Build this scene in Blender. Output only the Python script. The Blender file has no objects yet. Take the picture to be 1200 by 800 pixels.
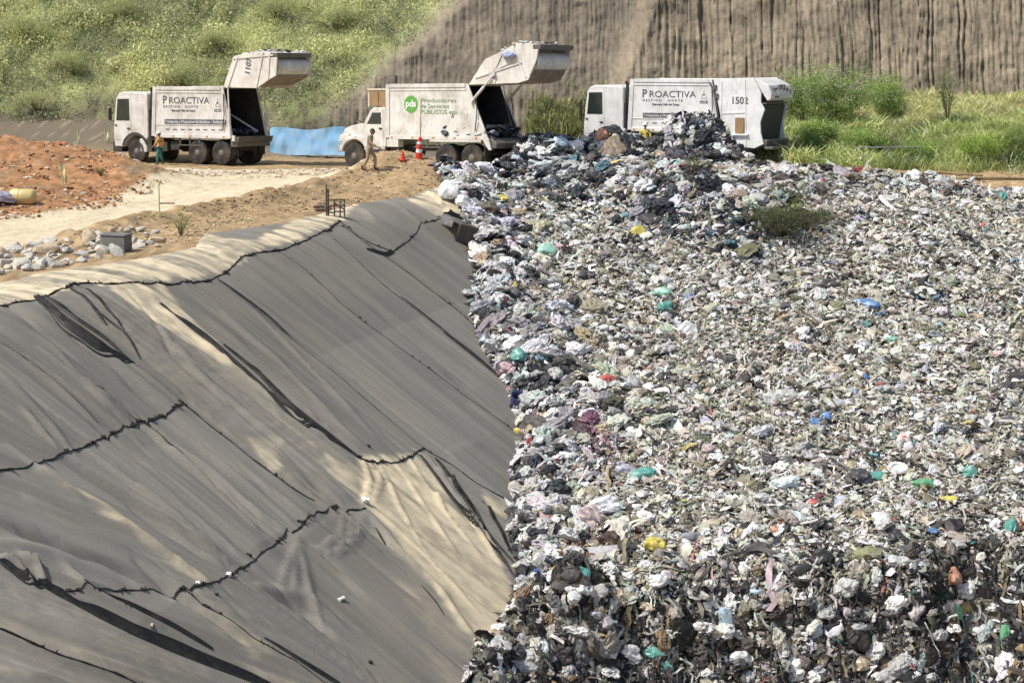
import bpy, bmesh, math, random
import numpy as np
from mathutils import Vector, Matrix, Euler

random.seed(7)
RS = np.random.RandomState(11)
SC = bpy.context.scene
COL = SC.collection
PI = math.pi

# ------------------------------------------------------------------ camera
FPX, CAMH = 2700.0, 10.0
PITCH = math.atan(480.0 / FPX)
cam_d = bpy.data.cameras.new('camera')
cam_d.sensor_fit = 'HORIZONTAL'; cam_d.sensor_width = 36.0
cam_d.lens = FPX / 1200.0 * 36.0
cam_d.clip_start = 0.5; cam_d.clip_end = 3000
cam = bpy.data.objects.new('camera', cam_d); COL.objects.link(cam)
cam.location = (0, 0, CAMH); cam.rotation_euler = (PI / 2 - PITCH, 0, 0)
SC.camera = cam

def ray(px, py):
    a = (px - 600) / FPX; b = (400 - py) / FPX
    return np.array([a, math.cos(PITCH) + b * math.sin(PITCH), -math.sin(PITCH) + b * math.cos(PITCH)])

def hit(px, py, zf, d0=38.0, d1=170.0):
    """where the line of sight of a photo pixel meets the surface zf(x,y)"""
    r = ray(px, py); n = 900
    d = np.linspace(d0, d1, n)
    X, Y, Z = r[0] * d, r[1] * d, CAMH + r[2] * d
    f = Z - zf(X, Y)
    k = np.where(f <= 0)[0]
    if len(k) == 0: k = n - 1
    else: k = k[0]
    if k == 0: t = d[0]
    else:
        a, b = f[k - 1], f[k]
        t = d[k - 1] + (d[k] - d[k - 1]) * (a / (a - b) if a != b else 0)
    return np.array([r[0] * t, r[1] * t, CAMH + r[2] * t])

def project(x, y, z):
    dz = z - CAMH
    depth = y * math.cos(PITCH) - dz * math.sin(PITCH)
    up = y * math.sin(PITCH) + dz * math.cos(PITCH)
    return 600 + FPX * x / depth, 400 - FPX * up / depth

# ------------------------------------------------------------------ noise
def _h(ix, iy, iz, s):
    ix = ix.astype(np.int64); iy = iy.astype(np.int64); iz = iz.astype(np.int64)
    n = (ix * 374761393 + iy * 668265263 + iz * 2147483647 % 1274126177 * (1 + 0 * iz) + iz * 1442695041 + s * 974711) & 0xffffffff
    n = ((n ^ (n >> 13)) * 1274126177) & 0xffffffff
    n = ((n ^ (n >> 15)) * 2246822519) & 0xffffffff
    n = n ^ (n >> 16)
    return (n & 0xffff) / 65535.0

def vn(x, y, z=None, s=0):
    x = np.asarray(x, float); y = np.asarray(y, float)
    z = np.zeros_like(x) if z is None else np.asarray(z, float)
    ix, iy, iz = np.floor(x), np.floor(y), np.floor(z)
    fx, fy, fz = x - ix, y - iy, z - iz
    fx = fx * fx * (3 - 2 * fx); fy = fy * fy * (3 - 2 * fy); fz = fz * fz * (3 - 2 * fz)
    def c(a, b, e): return _h(ix + a, iy + b, iz + e, s)
    l0 = (c(0,0,0) * (1-fx) + c(1,0,0) * fx) * (1-fy) + (c(0,1,0) * (1-fx) + c(1,1,0) * fx) * fy
    if not fz.any(): return l0 * 2 - 1
    l1 = (c(0,0,1) * (1-fx) + c(1,0,1) * fx) * (1-fy) + (c(0,1,1) * (1-fx) + c(1,1,1) * fx) * fy
    return (l0 * (1-fz) + l1 * fz) * 2 - 1

def fbm(x, y, z=None, s=0, o=4):
    t = 0; a = .5; f = 1.0
    for k in range(o):
        t = t + a * vn(x * f + 17.3 * k, y * f + 5.1 * k, None if z is None else z * f + 3.3 * k, s + k); a *= .5; f *= 2.03
    return t

def ridged(x, y, s=0, o=3):
    t = 0; a = .5; f = 1.0
    for k in range(o):
        t = t + a * (1 - 2 * np.abs(vn(x * f + 9.1 * k, y * f, None, s + k))); a *= .5; f *= 2.1
    return t

def sstep(a, b, v):
    t = np.clip((v - a) / (b - a), 0, 1); return t * t * (3 - 2 * t)

def polydist(x, y, pts):
    """distance to polyline, and the position 0..1 along it"""
    x = np.asarray(x, float); y = np.asarray(y, float)
    best = np.full(x.shape, 1e9); bt = np.zeros(x.shape)
    n = len(pts) - 1
    for i in range(n):
        ax, ay = pts[i][0], pts[i][1]; bx, by = pts[i+1][0], pts[i+1][1]
        dx, dy = bx - ax, by - ay; L = dx*dx + dy*dy + 1e-9
        t = np.clip(((x-ax)*dx + (y-ay)*dy) / L, 0, 1)
        d = np.hypot(x - ax - t*dx, y - ay - t*dy)
        m = d < best; best = np.where(m, d, best); bt = np.where(m, (i + t) / n, bt)
    return best, bt

def inpoly(x, y, pts):
    x = np.asarray(x, float); y = np.asarray(y, float)
    ins = np.zeros(x.shape, bool); j = len(pts) - 1
    for i in range(len(pts)):
        xi, yi = pts[i][0], pts[i][1]; xj, yj = pts[j][0], pts[j][1]
        c = ((yi > y) != (yj > y)) & (x < (xj - xi) * (y - yi) / (yj - yi + 1e-12) + xi)
        ins ^= c; j = i
    return ins

def sdpoly(x, y, pts):
    """signed distance, positive inside"""
    d, _ = polydist(x, y, list(pts) + [pts[0]])
    return np.where(inpoly(x, y, pts), d, -d)

# ------------------------------------------------------------------ objects
def link(o, parent=None):
    COL.objects.link(o)
    if parent is not None: o.parent = parent
    return o

def tag(o, label=None, cat=None, group=None, kind=None):
    if label: o['label'] = label
    if cat: o['category'] = cat
    if group: o['group'] = group
    if kind: o['kind'] = kind
    return o

def empty(name, loc, rz=0, label=None, cat=None, group=None, rot=None):
    o = bpy.data.objects.new(name, None); COL.objects.link(o)
    o.empty_display_size = .2
    o.location = loc; o.rotation_euler = rot if rot else (0, 0, rz)
    return tag(o, label, cat, group)

def mesh_np(name, V, Fc, mats, colors=None, smooth=True, parent=None, matidx=None, mesh_only=False):
    """V (n,3); Fc (m,k) int array or list of such; per-vertex colours"""
    me = bpy.data.meshes.new(name)
    V = np.asarray(V, np.float32)
    lst = Fc if isinstance(Fc, list) else [Fc]
    lst = [np.asarray(f, np.int32) for f in lst if len(f)]
    me.vertices.add(len(V)); me.vertices.foreach_set('co', V.ravel())
    loops = np.concatenate([f.ravel() for f in lst])
    tot = np.concatenate([np.full(len(f), f.shape[1], np.int32) for f in lst])
    st = np.concatenate([[0], np.cumsum(tot)[:-1]]).astype(np.int32)
    me.loops.add(len(loops)); me.loops.foreach_set('vertex_index', loops)
    me.polygons.add(len(tot)); me.polygons.foreach_set('loop_start', st); me.polygons.foreach_set('loop_total', tot)
    me.polygons.foreach_set('use_smooth', np.full(len(tot), smooth, bool))
    if matidx is not None: me.polygons.foreach_set('material_index', np.asarray(matidx, np.int32))
    me.update(calc_edges=True)
    if colors is not None:
        c = np.ones((len(V), 4), np.float32); c[:, :3] = colors
        at = me.color_attributes.new('col', 'FLOAT_COLOR', 'POINT'); at.data.foreach_set('color', c.ravel())
    for m in (mats if isinstance(mats, (list, tuple)) else [mats]): me.materials.append(m)
    if mesh_only: return me
    return link(bpy.data.objects.new(name, me), parent)

class MB:
    """collects shapes that become ONE mesh"""
    def __init__(s): s.v = []; s.f = []; s.m = []
    def add(s, V, Fs, mi=0):
        b = len(s.v); s.v += [tuple(p) for p in V]; s.f += [tuple(b + i for i in f) for f in Fs]; s.m += [mi] * len(Fs); return s
    def box(s, a, b, mi=0):
        x0, y0, z0 = a; x1, y1, z1 = b
        return s.add([(x0,y0,z0),(x1,y0,z0),(x1,y1,z0),(x0,y1,z0),(x0,y0,z1),(x1,y0,z1),(x1,y1,z1),(x0,y1,z1)],
              [(0,3,2,1),(4,5,6,7),(0,1,5,4),(1,2,6,5),(2,3,7,6),(3,0,4,7)], mi)
    def prism(s, prof, y0, y1, mi=0):
        """profile in (x,z), extruded along y"""
        n = len(prof); ar = sum(prof[i][0]*prof[(i+1)%n][1] - prof[(i+1)%n][0]*prof[i][1] for i in range(n))
        if ar < 0: prof = prof[::-1]
        V = [(p[0], y0, p[1]) for p in prof] + [(p[0], y1, p[1]) for p in prof]
        Fs = [tuple(range(n)), tuple(range(2*n-1, n-1, -1))] + [((i+1)%n, i, n+i, n+(i+1)%n) for i in range(n)]
        return s.add(V, Fs, mi)
    def frustum(s, a, b, r0, r1, n=10, mi=0, caps=True):
        a = Vector(a); b = Vector(b); d = (b - a).normalized()
        u = d.orthogonal().normalized(); w = d.cross(u)
        V = []
        for c, r in ((a, r0), (b, r1)):
            for k in range(n):
                t = 2*PI*k/n; V.append(c + (u*math.cos(t) + w*math.sin(t)) * r)
        Fs = [(k, (k+1)%n, n+(k+1)%n, n+k) for k in range(n)]
        if caps: Fs += [tuple(range(n-1, -1, -1)), tuple(range(n, 2*n))]
        return s.add(V, Fs, mi)
    def tube(s, pts, r, n=6, mi=0):
        pts = [Vector(p) for p in pts]; V = []; N = len(pts); rr = r if isinstance(r, (list, tuple)) else [r]*N
        d0 = (pts[1]-pts[0]).normalized(); u = d0.orthogonal().normalized()
        for i, p in enumerate(pts):
            d = (pts[min(i+1, N-1)] - pts[max(i-1, 0)]).normalized()
            u = (u - d * u.dot(d))
            if u.length < 1e-6: u = d.orthogonal()
            u.normalize(); w = d.cross(u)
            for k in range(n):
                t = 2*PI*k/n; V.append(p + (u*math.cos(t) + w*math.sin(t)) * rr[i])
        Fs = [(i*n+k, i*n+(k+1)%n, (i+1)*n+(k+1)%n, (i+1)*n+k) for i in range(N-1) for k in range(n)]
        Fs += [tuple(range(n-1, -1, -1)), tuple(range((N-1)*n, N*n))]
        return s.add(V, Fs, mi)
    def lathe(s, prof, axis='y', c=(0,0,0), n=24, mi=0):
        """prof [(r, h)] around an axis"""
        V = []
        for r, h in prof:
            for k in range(n):
                t = 2*PI*k/n; a, b = r*math.cos(t), r*math.sin(t)
                V.append((c[0]+a, c[1]+h, c[2]+b) if axis == 'y' else ((c[0]+a, c[1]+b, c[2]+h) if axis == 'z' else (c[0]+h, c[1]+a, c[2]+b)))
        m = len(prof)
        Fs = [(i*n+k, i*n+(k+1)%n, (i+1)*n+(k+1)%n, (i+1)*n+k) for i in range(m-1) for k in range(n)]
        Fs += [tuple(range(n-1, -1, -1)), tuple(range((m-1)*n, m*n))]
        return s.add(V, Fs, mi)
    def build(s, name, mats, parent=None, smooth=False, bevel=0, label=None):
        me = bpy.data.meshes.new(name); me.from_pydata([tuple(v) for v in s.v], [], s.f)
        mats = mats if isinstance(mats, (list, tuple)) else [mats]
        for m in mats: me.materials.append(m)
        me.polygons.foreach_set('material_index', s.m)
        bm = bmesh.new(); bm.from_mesh(me); bmesh.ops.recalc_face_normals(bm, faces=bm.faces); bm.to_mesh(me); bm.free()
        me.polygons.foreach_set('use_smooth', [smooth] * len(me.polygons)); me.update()
        o = link(bpy.data.objects.new(name, me), parent)
        if smooth:
            me.set_sharp_from_angle(angle=math.radians(40))
        if bevel:
            b = o.modifiers.new('bevel', 'BEVEL'); b.width = bevel; b.segments = 2; b.limit_method = 'ANGLE'; b.angle_limit = math.radians(35)
        if label: o['label'] = label
        return o

# ------------------------------------------------------------------ materials
def new_mat(name):
    m = bpy.data.materials.new(name); m.use_nodes = True
    nt = m.node_tree; nt.nodes.clear()
    out = nt.nodes.new('ShaderNodeOutputMaterial'); p = nt.nodes.new('ShaderNodeBsdfPrincipled')
    nt.links.new(p.outputs[0], out.inputs[0])
    return m, nt, p

def N(nt, t, **k):
    n = nt.nodes.new(t)
    for a, b in k.items():
        if a in n.inputs.keys() if hasattr(n.inputs, 'keys') else False: n.inputs[a].default_value = b
        else: setattr(n, a, b)
    return n

def noise(nt, scale, detail=5, rough=.6, src='Object', stretch=None):
    tc = N(nt, 'ShaderNodeTexCoord'); n = N(nt, 'ShaderNodeTexNoise')
    n.inputs['Scale'].default_value = scale; n.inputs['Detail'].default_value = detail; n.inputs['Roughness'].default_value = rough
    if stretch:
        mp = N(nt, 'ShaderNodeMapping'); mp.inputs['Scale'].default_value = stretch
        nt.links.new(tc.outputs[src], mp.inputs[0]); nt.links.new(mp.outputs[0], n.inputs[0])
    else: nt.links.new(tc.outputs[src], n.inputs[0])
    return n

def ramp(nt, fac, stops):
    r = N(nt, 'ShaderNodeValToRGB'); e = r.color_ramp.elements
    while len(e) < len(stops): e.new(.5)
    for k, (p, c) in enumerate(stops):
        e[k].position = p; e[k].color = (*c, 1) if len(c) == 3 else c
    nt.links.new(fac, r.inputs[0]); return r

def mix(nt, a, b, fac, mode='MIX'):
    m = N(nt, 'ShaderNodeMix', data_type='RGBA', blend_type=mode)
    for s, v in ((m.inputs[0], fac), (m.inputs[6], a), (m.inputs[7], b)):
        if isinstance(v, (int, float)): s.default_value = v
        elif isinstance(v, tuple): s.default_value = (*v, 1)
        else: nt.links.new(v, s)
    return m.outputs[2]

def bump(nt, p, h, strength=.4, dist=.05):
    b = N(nt, 'ShaderNodeBump'); b.inputs['Strength'].default_value = strength; b.inputs['Distance'].default_value = dist
    nt.links.new(h, b.inputs['Height']); nt.links.new(b.outputs[0], p.inputs['Normal'])

def painted(name, base, rough=.5, dirt=(.22,.17,.11), dirt_amt=.35, scale=1.4, metal=0, spec=.5):
    """paint or plastic with grime: large dirty areas, streaks running down and fine speckle"""
    m, nt, p = new_mat(name)
    n1 = noise(nt, scale, 6, .65); n2 = noise(nt, 5, 4, .6, stretch=(2.2, 2.2, .35)); n3 = noise(nt, 30, 3, .6)
    r1 = ramp(nt, n1.outputs[0], [(.42, (0,0,0)), (.72, (1,1,1))]); r2 = ramp(nt, n2.outputs[0], [(.5, (0,0,0)), (.72, (1,1,1))])
    a = mix(nt, r1.outputs[0], r2.outputs[0], .5, 'ADD')
    f = N(nt, 'ShaderNodeMath', operation='MULTIPLY'); nt.links.new(a, f.inputs[0]); f.inputs[1].default_value = dirt_amt
    c = mix(nt, base, dirt, f.outputs[0])
    c2 = mix(nt, c, n3.outputs[0], .12, 'OVERLAY')
    nt.links.new(c2, p.inputs['Base Color'])
    rr = ramp(nt, n1.outputs[0], [(.3, (rough*.75,)*3), (.8, (min(1, rough*1.4),)*3)]); nt.links.new(rr.outputs[0], p.inputs['Roughness'])
    p.inputs['Metallic'].default_value = metal; p.inputs['Specular IOR Level'].default_value = spec
    bump(nt, p, n1.outputs[0], .15, .03)
    return m

def vcol(name, rough=.9, fine=12, amt=.5, bmp=.5, bdist=.05, spec=.3, fine2=None, transl=0):
    """material that takes its large colour from the surface and adds grain"""
    m, nt, p = new_mat(name)
    at = N(nt, 'ShaderNodeAttribute', attribute_name='col')
    n1 = noise(nt, fine, 6, .7)
    c = mix(nt, at.outputs['Color'], n1.outputs[0], amt, 'OVERLAY')
    if fine2:
        n2 = noise(nt, fine2, 3, .6); c = mix(nt, c, n2.outputs[0], amt*.6, 'OVERLAY')
    nt.links.new(c, p.inputs['Base Color']); p.inputs['Roughness'].default_value = rough
    p.inputs['Specular IOR Level'].default_value = spec
    if bmp: bump(nt, p, n1.outputs[0], bmp, bdist)
    if transl:
        t = N(nt, 'ShaderNodeBsdfTranslucent'); nt.links.new(c, t.inputs[0])
        ms = N(nt, 'ShaderNodeMixShader'); ms.inputs[0].default_value = transl
        out = [n for n in nt.nodes if n.type == 'OUTPUT_MATERIAL'][0]
        nt.links.new(p.outputs[0], ms.inputs[1]); nt.links.new(t.outputs[0], ms.inputs[2]); nt.links.new(ms.outputs[0], out.inputs[0])
    return m

M = {}
M['white'] = painted('white_paint', (.68,.66,.61), .45, (.20,.16,.11), .55)
M['white_new'] = painted('cleaner_white_paint', (.76,.76,.74), .4, (.24,.21,.17), .42)
M['white_tan'] = painted('tan_white_paint', (.60,.53,.43), .5, (.2,.14,.08), .5)
M['cream'] = painted('cream_panel', (.62,.55,.42), .55, (.12,.07,.03), .6, 2.5)
M['tyre'] = painted('tyre_rubber', (.025,.024,.023), .85, (.22,.18,.13), .45, 3, spec=.2)
M['rim'] = painted('wheel_rim', (.16,.15,.14), .5, (.16,.12,.08), .7, 4)
M['chassis'] = painted('black_chassis', (.02,.02,.02), .7, (.12,.09,.06), .5, 2)
M['inside'] = painted('dirty_black_inside', (.03,.03,.032), .6, (.10,.09,.08), .4, 2)
M['tarnish'] = painted('grimy_steel', (.16,.15,.14), .45, (.09,.06,.03), .6, 3, .3)
M['steel'] = painted('worn_steel', (.42,.42,.43), .4, (.1,.08,.05), .5, 3, .4)
M['rust'] = painted('rusty_brown', (.30,.20,.09), .8, (.05,.03,.015), .7, 3)
M['dark_text'] = painted('dark_lettering', (.07,.07,.09), .6, (.4,.38,.35), .45, 6)
M['green_logo'] = painted('green_logo', (.10,.33,.05), .5, (.2,.2,.1), .1)
M['white_logo'] = painted('white_logo', (.8,.8,.78), .5, (.3,.3,.3), .1)
M['green_text'] = painted('faded_green_lettering', (.20,.32,.17), .6, (.3,.3,.25), .15)
M['red'] = painted('red_plastic', (.62,.04,.02), .45, (.2,.1,.05), .25)
M['orange'] = painted('orange_plastic', (.75,.25,.06), .5, (.25,.15,.08), .3)
M['wood'] = painted('weathered_wood', (.38,.28,.15), .85, (.08,.05,.03), .6, 4)
M['darkwood'] = painted('charred_wood', (.06,.05,.04), .9, (.2,.15,.1), .3, 4)
M['brownboard'] = painted('brown_board', (.32,.20,.10), .8, (.08,.05,.03), .4, 3)
M['pennant'] = painted('pale_yellow_cloth', (.66,.66,.35), .8, (.3,.28,.12), .35)
M['stakegreen'] = painted('pale_green_stake', (.42,.52,.25), .8, (.3,.28,.15), .4)
M['tarp'] = painted('blue_tarp', (.15,.35,.56), .7, (.36,.38,.38), .6, 1.6)
M['yellowp'] = painted('faded_yellow_plastic', (.62,.50,.22), .5, (.2,.14,.06), .4)
M['skin'] = painted('skin', (.30,.16,.09), .6, (.2,.1,.06), .2)
M['hair'] = painted('hair', (.02,.015,.012), .8, (.05,.04,.03), .2)
M['tan_cloth'] = painted('tan_cloth', (.36,.27,.19), .9, (.2,.14,.09), .4, 4)
M['teal_cloth'] = painted('teal_cloth', (.02,.17,.15), .9, (.05,.08,.06), .4, 4)
M['orange_cloth'] = painted('orange_cloth', (.62,.34,.10), .9, (.25,.15,.08), .4, 4)
M['yellow_cloth'] = painted('yellow_cloth', (.62,.52,.10), .9, (.3,.22,.08), .3, 4)
M['dark_cloth'] = painted('dark_cloth', (.03,.035,.05), .9, (.1,.08,.06), .3, 4)
M['hat_white'] = painted('white_helmet', (.75,.74,.70), .4, (.3,.25,.2), .2)
M['rope'] = painted('dark_rope', (.022,.021,.02), .9, (.12,.10,.07), .35, 6, spec=.2)
M['blackpleat'] = painted('black_pleat', (.016,.016,.017), .5, (.09,.08,.06), .4, 3, spec=.35)  # black of the narrow strips laid along the pleats
M['geodark'] = painted('grey_geotextile_flap', (.16,.155,.145), .9, (.08,.07,.05), .5, 3)

def glass(name, c):
    m, nt, p = new_mat(name)
    n = noise(nt, 3); r = ramp(nt, n.outputs[0], [(.35, tuple(k*.6 for k in c)), (.7, c)]); nt.links.new(r.outputs[0], p.inputs['Base Color'])
    p.inputs['Roughness'].default_value = .08; p.inputs['Specular IOR Level'].default_value = .8
    return m
M['glass'] = glass('window_glass', (.035,.045,.04))
M['lamp'] = glass('lamp_glass', (.7,.7,.65)); M['amber'] = glass('amber_lens', (.7,.25,.03))

def bagmat(name, c, rough=.35):
    m, nt, p = new_mat(name)
    n = noise(nt, 5, 6, .7); n2 = noise(nt, 22, 3, .6)
    d = tuple(k*.35 + .02 for k in c)
    r = ramp(nt, n.outputs[0], [(.32, d), (.5, c), (.75, tuple(min(.85, k*1.25+.02) for k in c))])
    c2 = mix(nt, r.outputs[0], n2.outputs[0], .3, 'OVERLAY')
    nt.links.new(c2, p.inputs['Base Color']); p.inputs['Roughness'].default_value = rough
    bump(nt, p, n.outputs[0], .45, .04)
    return m
# ------------------------------------------------------------------ the lie of the land
def W0(pts, z=0.0):
    out = []
    for px, py in pts:
        r = ray(px, py); t = (CAMH - z) / -r[2]; out.append((r[0]*t, r[1]*t))
    return out

TD = (.368, .930); ND = (.930, -.368); A0 = (-14.0, 62.8)
CREST = [(A0[0]-TD[0]*60, A0[1]-TD[1]*60), A0, (-5.6, 84.0), (-4.3, 87.2), (-2.3, 90.2), (1.5, 93.0), (8, 95.0), (20, 96.5), (120, 100)]
def crest_s(x, y):
    x = np.asarray(x, float); y = np.asarray(y, float)
    best = np.full(x.shape, 1e9); sg = np.ones(x.shape)
    for i in range(len(CREST)-1):
        ax, ay = CREST[i]; bx, by = CREST[i+1]; dx, dy = bx-ax, by-ay; L2 = dx*dx+dy*dy
        t = np.clip(((x-ax)*dx + (y-ay)*dy)/L2, 0, 1)
        d = np.hypot(x-ax-t*dx, y-ay-t*dy); cr = dx*(y-ay) - dy*(x-ax)
        m = d < best - 1e-9; best = np.where(m, d, best); sg = np.where(m, np.where(cr < 0, 1.0, -1.0), sg)
    return best*sg

def softplus(v, w): return w*np.logaddexp(0, v/w)

MOUNDS = []
def mound(px, py, h, rx, ry, p=1.0, rot=0.0, n=.25):
    c = W0([(px, py)])[0]; MOUNDS.append((c[0], c[1], h, rx, ry, p, rot, n))
mound(458, 207, 1.0, 2.5, 2.6, 1.0)                  # sandy heap beside the middle truck
mound(410, 222, .30, 3.2, 1.6, 1.0)
mound(495, 214, .60, 1.9, 2.2, 1.0)
mound(10, 205, .85, 5.2, 4.2, 1.0)                   # red earth
mound(100, 210, .62, 3.4, 3.5, 1.0)
mound(150, 218, .45, 2.4, 2.4, 1.0)
mound(-90, 215, 1.0, 6.0, 6.0, 1.0)
mound(80, 178, .35, 5.0, 3.0, 1.0)
mound(5, 238, .35, 2.0, 1.6, 1.0)
PADS = [(-18.0,110.2,-12.5,106.0),(-7.3,105.8,-1.0,101.0)]
BERM = W0([(80,283),(160,262),(220,250),(300,236),(380,224),(450,214)])
ROCKB = W0([(-60,330),(30,312),(120,296),(200,280)])

def ground(x, y):
    x = np.asarray(x, float); y = np.asarray(y, float)
    s = crest_s(x, y)
    top = -.05*np.clip(y-92, 0, 28)
    for cx, cy, h, rx, ry, p, rot, n in MOUNDS:
        q = ((x-cx)/rx)**2 + ((y-cy)/ry)**2
        k = np.exp(-q*1.1)
        top = top + h*k*(1 + n*fbm(x*1.3, y*1.3, s=5, o=4))
    pad = np.ones(x.shape)
    for ax, ay, bx, by in PADS:
        d, t = polydist(x, y, [(ax, ay), (bx, by)]); pad = pad*sstep(1.3, 3.0, d)
    top = -.05*np.clip(y-92, 0, 28)*(1-pad) + top*pad
    d, t = polydist(x, y, BERM); top = top + pad*.30*np.exp(-(d/.75)**2)*(1+.8*fbm(x*1.5, y*1.5, s=8))
    # bank on the right that rises to the foot of the cut face
    r = sstep(7.5, 14, x); top = top + r*.092*np.clip(y-100, 0, 40)*(1-.35*sstep(13.5, 18, x))*(1+.25*fbm(x*.25, y*.2, s=92, o=3)) + r*.5*sstep(18.5, 21, x)*sstep(98.5, 101, y)
    top = top + sstep(-9, -17, x)*.13*softplus(y-112, .8)*(y<140) + sstep(2.0, 5.0, x)*.047*np.clip(y-92, 0, 18)
    top = top + .035*fbm(x*1.1, y*1.1, s=3, o=5) * sstep(1.0, -.5, s)
    base = top - .72*softplus(s-.55, .55)
    return np.maximum(base, -15.5 + .03*base)

def liner_bulge(x, y):
    return 0

# ---- refuse surface, laid against the lined slope
TOEPX = [(506,192),(518,206),(530,228),(542,256),(550,290),(553,325),(546,350),(556,390),(578,432),(600,470),(607,505),(600,545),(597,590),(592,625),(604,655),(608,690),(585,725),(562,760),(553,800),(545,840),(530,900)]
TOE = np.array([hit(px, py, ground) for px, py in TOEPX])
TOE = np.vstack([TOE, [(-2.6,94.4,0.0),(-1.7,95.6,-.2),(-1.0,97,-.3),(-.6,99,-.4),(0,103,-.6)]])
_o = np.argsort(TOE[:, 1]); TOE = TOE[_o]
TY = TOE[:, 1] + np.arange(len(TOE))*1e-4
def toe_x(y): return np.interp(y, TY, TOE[:, 0])
def toe_z(y): return np.interp(y, TY, TOE[:, 2])

HEAPS = []
def heap(px, py, h, rx, ry, z=0.0):
    c = W0([(px, py)], z)[0]; HEAPS.append((c[0], c[1], h, rx, ry))
heap(612, 189, .6, 1.2, 1.4); heap(645, 190, 1.15, 1.5, 1.5); heap(690, 187, 1.5, 1.4, 1.3); heap(724, 189, 1.30, 1.1, 1.3); heap(760, 190, .65, 1.1, 1.2)
heap(795, 190, 1.75, .95, 1.3); heap(828, 190, 1.75, 1.0, 1.3); heap(858, 190, 1.15, .9, 1.1); heap(690, 208, .9, 3.6, 2.4); heap(810, 216, .95, 3.6, 2.4); heap(610, 200, .4, 1.6, 1.4)
heap(575, 196, .35, 1.3, .8); heap(870, 268, .8, 2.8, 1.7, -1.5); heap(920, 240, .7, 1.4, 1.5, -1); heap(780, 262, .6, 2.4, 1.6, -1.5)
heap(640, 430, .5, 1.3, 1.8, -5); heap(700, 530, .45, 1.5, 1.8, -7)
def brow(x): return 63.7 + .09*np.clip(x, 0, 20) + 2.6*fbm(np.asarray(x, float)*.36, np.asarray(x, float)*.0+3.0, s=21, o=4)
def zb(x, y):
    y = np.asarray(y, float); x = np.asarray(x, float)
    b = -.25*softplus(95.0-y, 1.5)
    yb = brow(x)
    b = b - 2.2*softplus(yb-y, .16)*np.where(yb-y < 1.6, 1, 1) + 1.7*softplus(yb-1.25-y, .2)
    return b
def refuse(x, y, detail=True):
    x = np.asarray(x, float); y = np.asarray(y, float)
    xt = toe_x(y); b = zb(x, y); bt = zb(xt, y); dx = np.clip(x-xt, 0, None)
    z = b + (toe_z(y)-bt)*np.exp(-(dx/2.6)**1.5)
    lip = np.exp(-((dx-1.0)/1.0)**2)*sstep(0, .5, dx)*.28
    z = z + lip
    for cx, cy, h, rx, ry in HEAPS:
        q = ((x-cx)/rx)**2 + ((y-cy)/ry)**2; z = z + h*np.exp(-q*1.2)
    if detail:
        near = sstep(68, 62, y)
        z = z + .20*fbm(x*.55, y*.55, s=31, o=3) + (.13+.22*near)*fbm(x*1.7, y*1.7, s=35, o=4) + near*.55*fbm(x*1.1, y*.5, s=39, o=3)
    yend = 101.2 - .62*np.clip(x-9.5, 0, 30) + .7*fbm(x*.6, x*0+1.5, s=41, o=3)
    z = np.where((y > 88) & (x > xt), np.maximum(z, ground(x, y)*sstep(0, 1.2, dx) + z*(1-sstep(0, 1.2, dx)) + .06 + .08*fbm(x*1.7, y*1.7, s=36)), z)
    z = z - .6*softplus(y-yend, .25)
    z = z + (-1.1*np.clip(xt-x, 0, None))
    return z
def surf(x, y): return np.maximum(ground(x, y), refuse(x, y))

# ---- land sheet
def axis(a, b, step, far, g=1.18):
    m = list(np.arange(a, b, step)); s = step; v = m[-1]
    while v < far[1]: s *= g; v += s; m.append(v)
    s = step; v = m[0]; pre = []
    while v > far[0]: s *= g; v -= s; pre.append(v)
    return np.array(pre[::-1] + m)

def grid_faces(nx, ny):
    i = np.arange(nx*ny).reshape(ny, nx)
    return np.stack([i[:-1,:-1], i[:-1,1:], i[1:,1:], i[1:,:-1]], -1).reshape(-1, 4)

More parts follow.
